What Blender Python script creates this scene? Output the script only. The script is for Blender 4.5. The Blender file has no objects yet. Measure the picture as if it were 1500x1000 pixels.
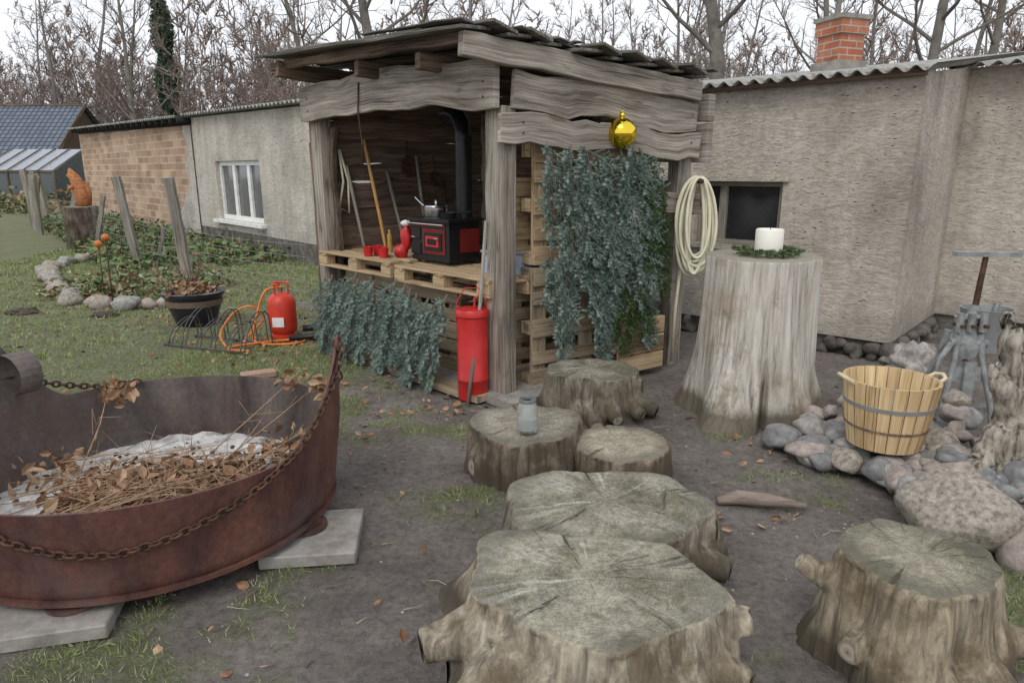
import bpy, math, random
import numpy as np
from mathutils import Vector, Matrix, noise
random.seed(7); np.random.seed(7)
R=random.random
def U(a,b): return a+(b-a)*R()
V=Vector
scene=bpy.context.scene
col=scene.collection
# ---------------------------------------------------------------- mesh builder
class MB:
    def __init__(s): s.v=[];s.f=[];s.uv=[];s.m=[]
    def face(s,idx,uvs,m=0): s.f.append(idx); s.uv.extend(uvs); s.m.append(m)
    def quad(s,a,b,c,d,m=0,uvs=None):
        i=len(s.v); s.v+= [tuple(a),tuple(b),tuple(c),tuple(d)]
        if uvs is None:
            w=(V(b)-V(a)).length; h=(V(d)-V(a)).length
            uvs=[(0,0),(w,0),(w,h),(0,h)]
        s.face((i,i+1,i+2,i+3),uvs,m)
    def tri(s,a,b,c,m=0):
        i=len(s.v); s.v+=[tuple(a),tuple(b),tuple(c)]; s.face((i,i+1,i+2),[(0,0),(1,0),(0,1)],m)
    def plank(s,p0,p1,up,w,t,wob=0.0,m=0,n=None,taper=1.0,bow=0.0):
        """board along p0->p1, width along up, thickness t"""
        p0=V(p0);p1=V(p1);ax=(p1-p0);L=ax.length;ax.normalize()
        up=V(up); up=(up-ax*up.dot(ax)).normalized(); sd=ax.cross(up)
        if n is None: n=max(1,int(L/0.12)) if wob>0 else 1
        ou=U(0,50);ov=U(0,50);sx=U(0,100)
        b=len(s.v)
        for k in range(n+1):
            q=k/n; c=p0+ax*(L*q)+up*(bow*math.sin(math.pi*q))
            ww=w*(1+(taper-1)*q)
            e1=wob*(noise.noise((sx,q*L*2.2,0))+.5*noise.noise((sx,q*L*6,3)))
            e2=wob*(noise.noise((sx,q*L*2.2,9))+.5*noise.noise((sx,q*L*6,13)))
            tt=wob*.25*noise.noise((sx,q*L*1.5,22))
            for (a,d) in ((-ww/2+e1,-t/2),(ww/2+e2,-t/2),(ww/2+e2,t/2),(-ww/2+e1,t/2)):
                s.v.append(tuple(c+up*a+sd*(d+tt)))
        vv=[0,w,w+t,2*w+t,2*w+2*t]
        for k in range(n):
            for j in range(4):
                a=b+k*4+j; a2=b+k*4+(j+1)%4
                u0=ou+L*k/n;u1=ou+L*(k+1)/n
                s.face((a,a2,a2+4,a+4),[(u0,ov+vv[j]),(u0,ov+vv[j+1]),(u1,ov+vv[j+1]),(u1,ov+vv[j])],m)
        e=b+n*4
        s.face((b+3,b+2,b+1,b),[(ou,ov),(ou,ov+w),(ou+.04,ov+w),(ou+.04,ov)],m)
        s.face((e,e+1,e+2,e+3),[(ou,ov),(ou,ov+w),(ou+.04,ov+w),(ou+.04,ov)],m)
    def box(s,c,size,rz=0,m=0):
        c=V(c);d=V((math.cos(rz),math.sin(rz),0))
        s.plank(c-d*size[0]/2,c+d*size[0]/2,(0,0,1),size[2],size[1],0,m)
    def tube(s,pts,rad,n=8,m=0,cap=True):
        pts=[V(p) for p in pts]
        if not hasattr(rad,'__len__'): rad=[rad]*len(pts)
        b=len(s.v); L=0; prev=None; ou=U(0,30)
        ref=None
        Ls=[]
        for i,p in enumerate(pts):
            if i==0: d=pts[1]-pts[0]
            elif i==len(pts)-1: d=pts[-1]-pts[-2]
            else: d=pts[i+1]-pts[i-1]
            d.normalize()
            if ref is None: ref=V((0,0,1)) if abs(d.z)<.8 else V((1,0,0))
            x=(ref-d*ref.dot(d)).normalized(); y=d.cross(x); ref=x
            if i: L+=(p-pts[i-1]).length
            Ls.append(L)
            for k in range(n):
                a=2*math.pi*k/n
                s.v.append(tuple(p+(x*math.cos(a)+y*math.sin(a))*rad[i]))
        for i in range(len(pts)-1):
            for k in range(n):
                k2=(k+1)%n; a=b+i*n+k;c=b+i*n+k2
                r=2*math.pi*rad[i]
                s.face((a,c,c+n,a+n),[(ou+Ls[i],r*k/n),(ou+Ls[i],r*(k+1)/n),(ou+Ls[i+1],r*(k+1)/n),(ou+Ls[i+1],r*k/n)],m)
        if cap:
            s.face(tuple(b+k for k in range(n))[::-1],[(0,0)]*n,m)
            e=b+(len(pts)-1)*n
            s.face(tuple(e+k for k in range(n)),[(0,0)]*n,m)
    def lathe(s,prof,c=(0,0,0),n=32,m=0,rf=None,tilt=None):
        c=V(c);b=len(s.v)
        for (r,z) in prof:
            for k in range(n):
                a=2*math.pi*k/n; rr=r*(rf(a,z) if rf else 1)
                p=V((rr*math.cos(a),rr*math.sin(a),z))
                if tilt: p=tilt@p
                s.v.append(tuple(c+p))
        L=0
        for i in range(len(prof)-1):
            dl=math.hypot(prof[i+1][0]-prof[i][0],prof[i+1][1]-prof[i][1])
            for k in range(n):
                k2=(k+1)%n;a=b+i*n+k;c2=b+i*n+k2;r=max(prof[i][0],.01)*6.283
                s.face((a,c2,c2+n,a+n),[(L,r*k/n),(L,r*(k+1)/n),(L+dl,r*(k+1)/n),(L+dl,r*k/n)],m)
            L+=dl
        if prof[0][0]>1e-4: s.face(tuple(b+k for k in range(n))[::-1],[(0,0)]*n,m)
        e=b+(len(prof)-1)*n
        if prof[-1][0]>1e-4: s.face(tuple(e+k for k in range(n)),[(0,0)]*n,m)
    def ell(s,c,r,m=0,amp=0,fr=2.0,nu=14,nv=9,rz=0):
        c=V(c);b=len(s.v);sd=U(0,100);cr,sr=math.cos(rz),math.sin(rz)
        for i in range(nv+1):
            ph=math.pi*i/nv
            for k in range(nu):
                a=2*math.pi*k/nu
                d=V((math.sin(ph)*math.cos(a),math.sin(ph)*math.sin(a),math.cos(ph)))
                q=1+amp*noise.noise(d*fr+V((sd,0,0)))+amp*.5*noise.noise(d*fr*2.3+V((0,sd,0)))
                p=V((d.x*r[0]*q,d.y*r[1]*q,d.z*r[2]*q))
                s.v.append((c.x+p.x*cr-p.y*sr,c.y+p.x*sr+p.y*cr,c.z+p.z))
        for i in range(nv):
            for k in range(nu):
                k2=(k+1)%nu
                s.face((b+i*nu+k,b+(i+1)*nu+k,b+(i+1)*nu+k2,b+i*nu+k2),[(0,0),(0,1),(1,1),(1,0)],m)
    def rock(s,c,r,m=0,nu=20,nv=14,rz=0,pw=24,npl=13):
        """field stone: rounded polytope"""
        c=V(c);b=len(s.v);sd=U(0,100);cr,sr=math.cos(rz),math.sin(rz)
        pl=[(V((random.gauss(0,1),random.gauss(0,1),random.gauss(0,1))).normalized(),U(.72,1.0)) for _ in range(npl)]
        for i in range(nv+1):
            ph=math.pi*i/nv
            for k in range(nu):
                a=2*math.pi*k/nu
                d=V((math.sin(ph)*math.cos(a),math.sin(ph)*math.sin(a),math.cos(ph)))
                t=.9**pw*.5
                for n_,dd in pl:
                    x=n_.dot(d)/dd
                    if x>0: t+=x**pw
                q=t**(-1/pw)*(1+.05*noise.noise(d*3+V((sd,0,0)))+.03*noise.noise(d*9+V((0,sd,0))))
                p=V((d.x*r[0]*q,d.y*r[1]*q,d.z*r[2]*q))
                s.v.append((c.x+p.x*cr-p.y*sr,c.y+p.x*sr+p.y*cr,c.z+p.z))
        for i in range(nv):
            for k in range(nu):
                k2=(k+1)%nu
                s.face((b+i*nu+k,b+(i+1)*nu+k,b+(i+1)*nu+k2,b+i*nu+k2),[(0,0),(0,1),(1,1),(1,0)],m)
    def obj(s,name,mats,parent=None,smooth=False,loc=None,bevel=0):
        me=bpy.data.meshes.new(name); me.from_pydata(s.v,[],s.f)
        uvl=me.uv_layers.new(name='UVMap'); uvl.data.foreach_set('uv',np.array(s.uv,dtype=np.float32).ravel())
        for mt in (mats if isinstance(mats,list) else [mats]): me.materials.append(mt)
        me.polygons.foreach_set('material_index',s.m)
        if smooth: me.polygons.foreach_set('use_smooth',[True]*len(s.f))
        me.update()
        o=bpy.data.objects.new(name,me); col.objects.link(o)
        if loc: o.location=loc
        if parent: o.parent=parent
        if bevel:
            b=o.modifiers.new('b','BEVEL');b.width=bevel;b.segments=1;b.limit_method='ANGLE';b.angle_limit=math.radians(50)
        if smooth=='auto':
            me.set_sharp_from_angle(angle=math.radians(40))
        return o
def empty(name,loc=(0,0,0)):
    o=bpy.data.objects.new(name,None);o.location=loc;col.objects.link(o);return o
def npmesh(name,verts,k,mats,midx=None,parent=None):
    verts=np.asarray(verts,dtype=np.float32);N=len(verts);k=verts.shape[1]; me=bpy.data.meshes.new(name)
    me.vertices.add(N*k); me.vertices.foreach_set('co',verts.ravel())
    me.loops.add(N*k); me.loops.foreach_set('vertex_index',np.arange(N*k,dtype=np.int32))
    me.polygons.add(N); me.polygons.foreach_set('loop_start',np.arange(0,N*k,k,dtype=np.int32))
    try: me.polygons.foreach_set('loop_total',np.full(N,k,dtype=np.int32))
    except Exception: pass
    for mt in (mats if isinstance(mats,list) else [mats]): me.materials.append(mt)
    if midx is not None: me.polygons.foreach_set('material_index',np.asarray(midx,dtype=np.int32))
    me.update(); me.validate()
    o=bpy.data.objects.new(name,me);col.objects.link(o)
    if parent:o.parent=parent
    return o
# ---------------------------------------------------------------- materials
def newmat(name,rough=.85,metal=0,spec=.3):
    m=bpy.data.materials.new(name);m.use_nodes=True
    nt=m.node_tree;b=nt.nodes['Principled BSDF']
    b.inputs['Roughness'].default_value=rough;b.inputs['Metallic'].default_value=metal
    b.inputs['Specular IOR Level'].default_value=spec
    return m,nt,b
def c4(c): return (c[0],c[1],c[2],1)
def ramp(nt,src,stops):
    r=nt.nodes.new('ShaderNodeValToRGB');e=r.color_ramp.elements
    while len(e)<len(stops): e.new(.5)
    for i,(p,c) in enumerate(stops):
        e[i].position=p;e[i].color=c4(c) if hasattr(c,'__len__') else (c,c,c,1)
    nt.links.new(src,r.inputs[0]);return r.outputs[0]
def coord(nt,kind,scale):
    tc=nt.nodes.new('ShaderNodeTexCoord');mp=nt.nodes.new('ShaderNodeMapping')
    mp.inputs['Scale'].default_value=scale
    nt.links.new(tc.outputs[kind],mp.inputs[0]);return mp.outputs[0]
def noi(nt,vec,scale,detail=6,rough=.6,dist=0):
    n=nt.nodes.new('ShaderNodeTexNoise');n.inputs['Scale'].default_value=scale;n.inputs['Detail'].default_value=detail
    n.inputs['Roughness'].default_value=rough;n.inputs['Distortion'].default_value=dist
    nt.links.new(vec,n.inputs['Vector']);return n.outputs['Fac']
def mix(nt,fac,a,b,mode='MIX'):
    m=nt.nodes.new('ShaderNodeMix');m.data_type='RGBA';m.blend_type=mode
    if hasattr(fac,'is_linked'): nt.links.new(fac,m.inputs[0])
    else: m.inputs[0].default_value=fac
    for i,x in ((6,a),(7,b)):
        if hasattr(x,'is_linked'): nt.links.new(x,m.inputs[i])
        else: m.inputs[i].default_value=c4(x)
    return m.outputs[2]
def bump(nt,b,h,strength=.5,dist=.02):
    n=nt.nodes.new('ShaderNodeBump');n.inputs['Strength'].default_value=strength;n.inputs['Distance'].default_value=dist
    nt.links.new(h,n.inputs['Height']);nt.links.new(n.outputs[0],b.inputs['Normal'])
def math_(nt,op,a,b=None):
    n=nt.nodes.new('ShaderNodeMath');n.operation=op
    for i,x in enumerate((a,b)):
        if x is None: continue
        if hasattr(x,'is_linked'): nt.links.new(x,n.inputs[i])
        else: n.inputs[i].default_value=x
    return n.outputs[0]
def wood(name,cd,cm,cl,stain=(.3,.3,.3),moss=None,rough=.85,sc=(2.2,62,1),mossamt=.55):
    m,nt,b=newmat(name,rough)
    v=coord(nt,'UV',sc);f=noi(nt,v,1.0,8,.62,.15)
    vb=coord(nt,'UV',(1.1,14,1));fb=noi(nt,vb,1.0,6,.6,.5)
    ff=math_(nt,'ADD',math_(nt,'MULTIPLY',f,.55),math_(nt,'MULTIPLY',fb,.45))
    c=ramp(nt,ff,[(.36,cd),(.49,cm),(.62,cl)])
    v2=coord(nt,'UV',(.8,1.7,1));f2=noi(nt,v2,1.0,4,.6)
    c=mix(nt,.85,c,ramp(nt,f2,[(.3,stain),(.6,(1.05,1.03,1))]),'MULTIPLY')
    vk=coord(nt,'UV',(2.5,9,1));fk=noi(nt,vk,1.0,3,.5)
    c=mix(nt,ramp(nt,fk,[(.62,0),(.70,.7)]),c,(cd[0]*.9,cd[1]*.75,cd[2]*.6))
    if moss:
        v3=coord(nt,'Object',(1,1,1));f3=noi(nt,v3,3.5,7,.7)
        c=mix(nt,ramp(nt,f3,[(mossamt-.06,0),(mossamt+.12,.8)]),c,moss)
    v4=coord(nt,'UV',(.9,75,1));f4=noi(nt,v4,1.0,3,.5,.1)
    c=mix(nt,ramp(nt,f4,[(.31,.9),(.36,0)]),c,(cd[0]*.3,cd[1]*.3,cd[2]*.3))
    nt.links.new(c,b.inputs['Base Color']);bump(nt,b,ff,.6,.015)
    return m
def noisy(name,cols,scale=6,rough=.85,metal=0,b_s=.4,b_d=.01,bscale=None,kind='Object',st=(1,1,1),detail=8,spec=.3,lo=.3,hi=.7):
    m,nt,b=newmat(name,rough,metal,spec)
    v=coord(nt,kind,st);f=noi(nt,v,scale,detail,.65)
    n=len(cols);c=ramp(nt,f,[(lo+(hi-lo)*i/max(1,n-1),cols[i]) for i in range(n)])
    nt.links.new(c,b.inputs['Base Color'])
    if b_s>0:
        g=noi(nt,v,bscale or scale*3,8,.7);bump(nt,b,g,b_s,b_d)
    return m
def plain(name,c,rough=.5,metal=0,spec=.4,var=.12):
    return noisy(name,[tuple(x*(1-var*2) for x in c),c,tuple(min(1,x*(1+var)) for x in c)],7,rough,metal,.15,.002,spec=spec)
M={}
M['plank']=wood('weathered_plank',(.11,.095,.08),(.31,.28,.24),(.50,.46,.405),(.40,.36,.33))
M['plankB']=wood('brown_plank',(.06,.042,.032),(.17,.122,.092),(.29,.215,.165),(.4,.36,.33))
M['roofb']=wood('mossy_board',(.045,.042,.036),(.15,.14,.125),(.27,.26,.24),(.4,.4,.38),moss=(.11,.115,.06),mossamt=.56)
M['pallet']=wood('pallet_wood',(.26,.18,.105),(.47,.35,.215),(.60,.48,.32),(.6,.55,.5))
M['palletg']=wood('pallet_wood_grey',(.17,.14,.10),(.35,.285,.20),(.46,.385,.285),(.5,.45,.4))
M['post']=wood('fence_wood',(.12,.11,.09),(.28,.26,.22),(.40,.375,.33),(.5,.5,.5))
M['bark']=noisy('bark',[(.035,.025,.02),(.11,.08,.06),(.20,.16,.13)],14,.95,0,.9,.03,st=(1,1,.35))
M['treebark']=noisy('tree_bark',[(.09,.08,.07),(.16,.145,.125),(.23,.215,.19)],3,.95,0,0)
M['twig']=noisy('twig',[(.13,.09,.065),(.21,.16,.125)],2,.95,0,0)
M['twigfar']=noisy('twig_far',[(.22,.17,.145),(.31,.25,.225)],1,.95,0,0)
M['barkfar']=noisy('bark_far',[(.16,.145,.13),(.25,.235,.215)],1,.95,0,0)
M['needle']=noisy('spruce_needles',[(.10,.15,.125),(.21,.28,.24),(.36,.43,.385)],9,.7,0,0)
M['needleg']=noisy('fir_needles_green',[(.045,.08,.03),(.11,.165,.065)],9,.7,0,0)
M['leafA']=noisy('leaf_brown',[(.14,.065,.035),(.27,.145,.08),(.38,.22,.13)],30,.8,0,0)
M['leafB']=noisy('leaf_tan',[(.28,.18,.11),(.46,.32,.21)],30,.8,0,0)
M['ivy']=noisy('ivy_leaf',[(.05,.085,.03),(.11,.17,.06),(.19,.25,.11)],6,.6,0,0)
M['grass']=noisy('grass_blade',[(.14,.19,.05),(.22,.29,.09),(.33,.38,.16)],5,.7,0,0,detail=10)
M['grassd']=noisy('grass_dry',[(.24,.23,.13),(.42,.39,.27)],5,.8,0,0)
def plaster(name,base):
    m,nt,b=newmat(name,.95)
    v=coord(nt,'Object',(1,1,1));vh=coord(nt,'Object',(1,1,2.4))
    f=noi(nt,v,1.1,8,.62);f2=noi(nt,vh,19,8,.78);fm=noi(nt,vh,6,8,.7,.6)
    c=ramp(nt,f,[(.32,tuple(x*.72 for x in base)),(.5,base),(.68,tuple(min(1,x*1.15) for x in base))])
    c=mix(nt,.65,c,ramp(nt,f2,[(.32,(.5,.47,.43)),(.56,(1.05,1.05,1.05))]),'MULTIPLY')
    c=mix(nt,.5,c,ramp(nt,fm,[(.35,(.62,.6,.56)),(.55,(1.05,1.05,1.05))]),'MULTIPLY')
    vo=nt.nodes.new('ShaderNodeTexVoronoi');vo.inputs['Scale'].default_value=11
    nt.links.new(vh,vo.inputs['Vector'])
    pit=math_(nt,'MULTIPLY',ramp(nt,vo.outputs['Distance'],[(.08,.9),(.2,0)]),ramp(nt,fm,[(.48,0),(.56,1)]))
    c=mix(nt,pit,c,tuple(x*.35 for x in base))
    # long vertical weather stains
    vs_=coord(nt,'Object',(3.2,3.2,.35));fv=noi(nt,vs_,1.0,6,.6)
    c=mix(nt,.45,c,ramp(nt,fv,[(.35,(.62,.60,.56)),(.55,(1.04,1.04,1.04))]),'MULTIPLY')
    sep=nt.nodes.new('ShaderNodeSeparateXYZ');nt.links.new(v,sep.inputs[0])
    zz=math_(nt,'ADD',sep.outputs[2],math_(nt,'MULTIPLY',f,.9))
    c=mix(nt,ramp(nt,zz,[(.5,.55),(.95,0)]),c,tuple(x*.45 for x in base))
    nt.links.new(c,b.inputs['Base Color'])
    h=math_(nt,'ADD',math_(nt,'ADD',f2,math_(nt,'MULTIPLY',fm,1.2)),math_(nt,'MULTIPLY',pit,-.9));bump(nt,b,h,1,.035)
    return m
M['plaster']=plaster('roughcast_plaster',(.74,.675,.585))
M['plasterL']=plaster('old_plaster',(.66,.62,.55))
def brickm(name,c1,c2,mort,sc=1):
    m,nt,b=newmat(name,.92)
    v=coord(nt,'UV',(sc,sc,sc));br=nt.nodes.new('ShaderNodeTexBrick')
    br.inputs['Color1'].default_value=c4(c1);br.inputs['Color2'].default_value=c4(c2);br.inputs['Mortar'].default_value=c4(mort)
    br.inputs['Scale'].default_value=1;br.inputs['Brick Width'].default_value=.25;br.inputs['Row Height'].default_value=.08
    br.inputs['Mortar Size'].default_value=.008;br.inputs['Bias'].default_value=0
    nt.links.new(v,br.inputs['Vector'])
    f=noi(nt,v,2.2,8,.7)
    c=mix(nt,.8,br.outputs['Color'],ramp(nt,f,[(.3,(.5,.46,.42)),(.62,(1.1,1.08,1.05))]),'MULTIPLY')
    nt.links.new(c,b.inputs['Base Color']);bump(nt,b,math_(nt,'SUBTRACT',f,br.outputs['Fac']),.5,.012)
    return m
M['brick']=brickm('old_brick',(.56,.40,.28),(.36,.22,.15),(.50,.46,.39),.42)
M['brickr']=brickm('red_brick',(.42,.13,.07),(.50,.22,.13),(.45,.42,.38))
M['corr']=noisy('fibre_cement',[(.15,.15,.13),(.30,.295,.27),(.44,.43,.40)],7,.95,0,.4,.006)
M['dark']=plain('near_black',(.02,.018,.016),.9)  # even near-black for the beams and board under the left building's eave
M['stonef']=noisy('foundation_stone',[(.06,.052,.045),(.14,.125,.11),(.23,.21,.185)],7,.95,0,.9,.03)
M['conc']=noisy('concrete',[(.17,.155,.135),(.28,.26,.235),(.38,.36,.325)],8,.95,0,.5,.008)
M['white']=plain('white_paint',(.78,.78,.75),.5)
M['glass']=plain('window_glass',(.12,.13,.13),.08,0,.8)
M['glassd']=plain('dark_glass',(.022,.024,.026),.12,0,.8)
M['red']=noisy('red_enamel',[(.38,.012,.014),(.50,.02,.02),(.56,.035,.03)],4,.38,0,.1,.002,spec=.5)
M['darkred']=plain('stove_dark_red',(.14,.016,.013),.3)
M['redorange']=plain('gas_bottle_red',(.60,.05,.025),.4)
M['black']=plain('black_steel',(.018,.018,.02),.38,.3)
M['iron']=noisy('rusty_iron',[(.03,.022,.02),(.09,.05,.035),(.16,.08,.05)],22,.75,.3,.4,.004)
M['steel']=plain('steel',(.55,.55,.55),.25,1)
M['galv']=noisy('galvanised',[(.28,.29,.29),(.42,.43,.43)],6,.5,.5,.15,.003)
M['greypaint']=noisy('grey_enamel',[(.12,.125,.12),(.25,.265,.26),(.38,.39,.385)],12,.6,.1,.3,.004)
M['hose']=plain('hose_cream',(.66,.63,.47),.45)
M['gold']=plain('gold_glass',(.75,.55,.05),.08,1)
M['candle']=plain('candle_wax',(.80,.77,.69),.5,var=.03)
M['ash']=noisy('ash',[(.22,.21,.20),(.52,.51,.495),(.70,.69,.675)],11,.98,0,.7,.02,lo=.35,hi=.6)
M['pot']=plain('dark_glazed_pot',(.022,.024,.03),.25)
M['orange']=plain('orange_hose',(.7,.2,.03),.45)
M['owl']=noisy('carved_wood',[(.18,.07,.03),(.42,.16,.06),(.55,.27,.12)],9,.7,0,.6,.02,st=(1,1,3))
M['handle']=wood('tool_handle',(.4,.2,.06),(.62,.36,.13),(.7,.45,.2),(.8,.8,.8))
M['plastic']=plain('box_plastic',(.35,.42,.55),.3)
M['tub']=wood('tub_stave',(.42,.29,.14),(.62,.46,.26),(.74,.60,.38),(.6,.5,.4),rough=.6,sc=(2,40,1))
def rustmat(name,cols):
    m,nt,b=newmat(name,.62,.15,.4)
    v=coord(nt,'Object',(1,1,.3));f=noi(nt,v,5,9,.65,.3)
    v2=coord(nt,'Object',(1,1,1));f2=noi(nt,v2,38,6,.7);f3=noi(nt,v2,2.2,6,.65)
    c=ramp(nt,f,[(.3,cols[0]),(.48,cols[1]),(.62,cols[2]),(.75,cols[3])])
    c=mix(nt,.6,c,ramp(nt,f2,[(.3,(.45,.45,.45)),(.65,(1.15,1.1,1.1))]),'MULTIPLY')
    c=mix(nt,ramp(nt,f3,[(.5,0),(.68,.6)]),c,cols[4])
    nt.links.new(c,b.inputs['Base Color']);bump(nt,b,f2,.25,.005)
    nt.links.new(ramp(nt,f,[(.3,.4),(.7,.75)]),b.inputs['Roughness'])
    return m
M['rust']=rustmat('rusty_steel_outer',[(.05,.028,.025),(.11,.050,.042),(.165,.072,.052),(.23,.11,.07),(.13,.095,.09)])
M['rustin']=rustmat('rusty_steel_inner',[(.06,.047,.042),(.125,.105,.096),(.165,.14,.125),(.20,.14,.11),(.11,.065,.05)])
def tilem():
    m,nt,b=newmat('slate_tiles',.55)
    v=coord(nt,'UV',(1,1,1));br=nt.nodes.new('ShaderNodeTexBrick')
    br.inputs['Color1'].default_value=(.10,.125,.17,1);br.inputs['Color2'].default_value=(.14,.165,.21,1);br.inputs['Mortar'].default_value=(.025,.03,.04,1)
    br.inputs['Scale'].default_value=1;br.inputs['Brick Width'].default_value=.3;br.inputs['Row Height'].default_value=.33;br.inputs['Mortar Size'].default_value=.035
    br.offset=0;nt.links.new(v,br.inputs['Vector']);nt.links.new(br.outputs['Color'],b.inputs['Base Color'])
    bump(nt,b,br.outputs['Fac'],-.6,.05);return m
M['slate']=tilem()
def stumpmat(name,h,side,top,r,moss=.5,rays=1.0):
    m,nt,b=newmat(name,.9)
    vg=coord(nt,'Object',(1,1,1))
    v=coord(nt,'Object',(20,20,2.0));fs=noi(nt,v,1,9,.68,.5)
    cs=ramp(nt,fs,[(.30,tuple(x*.16 for x in side)),(.42,tuple(x*.55 for x in side)),(.52,side),(.66,tuple(min(.8,x*1.45) for x in side))])
    fl=noi(nt,vg,3.6,8,.7)
    cs=mix(nt,ramp(nt,fl,[(.44,.0),(.60,.8)]),cs,(side[0]*.34,side[1]*.29,side[2]*.22))
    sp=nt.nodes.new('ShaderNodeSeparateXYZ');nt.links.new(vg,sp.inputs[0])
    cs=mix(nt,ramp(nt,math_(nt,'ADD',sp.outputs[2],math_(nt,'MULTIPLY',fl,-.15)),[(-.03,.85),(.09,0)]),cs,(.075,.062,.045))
    vv=coord(nt,'Object',(1,1,0))
    ln=nt.nodes.new('ShaderNodeVectorMath');ln.operation='LENGTH';nt.links.new(vv,ln.inputs[0])
    dist=noi(nt,vg,3.2,6,.65);rr=math_(nt,'ADD',ln.outputs['Value'],math_(nt,'MULTIPLY',dist,.16))
    rings=math_(nt,'SINE',math_(nt,'MULTIPLY',rr,520))
    nz=nt.nodes.new('ShaderNodeVectorMath');nz.operation='NORMALIZE';nt.links.new(vv,nz.inputs[0])
    sc=nt.nodes.new('ShaderNodeVectorMath');sc.operation='SCALE';sc.inputs['Scale'].default_value=3.8;nt.links.new(nz.outputs[0],sc.inputs[0])
    sx=nt.nodes.new('ShaderNodeSeparateXYZ');nt.links.new(sc.outputs[0],sx.inputs[0])
    cb=nt.nodes.new('ShaderNodeCombineXYZ');nt.links.new(sx.outputs[0],cb.inputs[0]);nt.links.new(sx.outputs[1],cb.inputs[1]);nt.links.new(math_(nt,'MULTIPLY',ln.outputs['Value'],1.3),cb.inputs[2])
    fr=noi(nt,cb.outputs[0],1.3,7,.75,.25)
    fb=noi(nt,vg,3.1,9,.75);fine=noi(nt,vg,55,5,.75);mid=noi(nt,vg,13,8,.75)
    ct=ramp(nt,mid,[(.3,tuple(x*.5 for x in top)),(.48,top),(.66,tuple(min(.8,x*1.4) for x in top))])
    ct=mix(nt,ramp(nt,fb,[(moss-.06,0),(moss+.08,.85)]),ct,(.135,.128,.075))
    ct=mix(nt,math_(nt,'MULTIPLY',ramp(nt,fr,[(.53,0),(.62,.95)]),ramp(nt,mid,[(.36,.15),(.52,rays)])),ct,(.60,.58,.50))
    ct=mix(nt,ramp(nt,fr,[(.325,.9),(.36,0)]),ct,(.05,.042,.03))
    ct=mix(nt,.22,ct,ramp(nt,rings,[(0,(.4,.38,.35)),(1,(1.1,1.1,1.1))]),'MULTIPLY')
    ct=mix(nt,.6,ct,ramp(nt,fine,[(.32,(.42,.42,.38)),(.6,(1.12,1.12,1.1))]),'MULTIPLY')
    ct=mix(nt,ramp(nt,math_(nt,'ADD',ln.outputs['Value'],math_(nt,'MULTIPLY',dist,.22)),[(min(.9,r*.98),0),(min(.99,r*1.2),.6)]),ct,tuple(x*.35 for x in top))
    ge=nt.nodes.new('ShaderNodeNewGeometry');s1=nt.nodes.new('ShaderNodeSeparateXYZ');nt.links.new(ge.outputs['Normal'],s1.inputs[0])
    mk=math_(nt,'MULTIPLY',ramp(nt,s1.outputs[2],[(.6,0),(.85,1)]),math_(nt,'GREATER_THAN',sp.outputs[2],h-.05))
    c=mix(nt,mk,cs,ct);nt.links.new(c,b.inputs['Base Color'])
    hh=mix(nt,mk,fs,math_(nt,'ADD',math_(nt,'MULTIPLY',ramp(nt,fr,[(.32,0),(.40,1)]),.5),math_(nt,'ADD',math_(nt,'MULTIPLY',rings,.05),math_(nt,'ADD',math_(nt,'MULTIPLY',mid,.7),math_(nt,'MULTIPLY',fine,.5)))))
    bump(nt,b,hh,.95,.028);return m
# ---------------------------------------------------------------- ground
BL=[(-7.2,12.5,4.8,7.5,1.25),(-3.4,5.6,1.75,1.5,1.1),(-.28,3.35,.42,.28,.6),(-1.1,4.6,.6,.45,.45),(-1.15,2.15,.55,.35,.5),(-.85,2.75,.25,.3,.35),
    (1.25,4.45,.3,.35,.5),(1.5,3.45,.4,.3,.5),(2.0,2.4,.4,.3,.8),(1.02,2.4,.14,.3,.3),(-1.5,1.6,.8,.4,.5),(-.1,4.35,.4,.22,.3),(-3.0,3.5,.6,2.5,.9),(-14,25,9,12,1.2),
    (-.55,3.8,.35,.3,-.9),(-.35,2.45,.42,.5,-.6),(1.15,2.9,.3,.35,-.35),(.3,4.2,.5,.4,-.5),(.9,5.0,.8,.5,-.6),(1.5,2.9,.25,.3,-.3),(2.4,5.0,.8,.6,-.5)]
def gmask(x,y):
    s=0
    for (a,b,rx,ry,k) in BL:
        d=((x-a)/rx)**2+((y-b)/ry)**2
        if d<5: s+=k*math.exp(-d*d*.6)
    s+=.38*noise.noise((x*1.3,y*1.3,5))+.5*noise.noise((x*4.5,y*4.5,1))+.22*noise.noise((x*13,y*13,1))+.02
    if y>30: s+=.5
    return max(0,min(1,(s-.25)/.45))
def gz(x,y):
    return .022*noise.noise((x*.9,y*.9,0))+.012*noise.noise((x*3.5,y*3.5,2))-.01
xs=np.concatenate([-np.geomspace(160,10,22),np.arange(-9.5,-3,.14),np.arange(-3,3.6,.035),np.arange(3.7,7,.2),np.geomspace(7.5,160,22)])
ys=np.concatenate([[-60,-20,-6,-2],np.arange(0,1.2,.2),np.arange(1.2,6.5,.035),np.arange(6.6,13,.12),np.geomspace(13.4,260,40)])
nx,ny=len(xs),len(ys);vs=[];gm=[]
for y in ys:
    for x in xs:
        g=gmask(x,y);zz=gz(x,y)
        if y<8 and abs(x)<4: zz+=.009*noise.noise((x*12,y*12,0))+.006*noise.noise((x*33,y*33,4))+.01*g
        vs.append((x,y,zz));gm.append(g)
fs=[(j*nx+i,j*nx+i+1,(j+1)*nx+i+1,(j+1)*nx+i) for j in range(ny-1) for i in range(nx-1)]
me=bpy.data.meshes.new('ground');me.from_pydata(vs,[],fs)
at=me.attributes.new('grass','FLOAT','POINT');at.data.foreach_set('value',gm)
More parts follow.
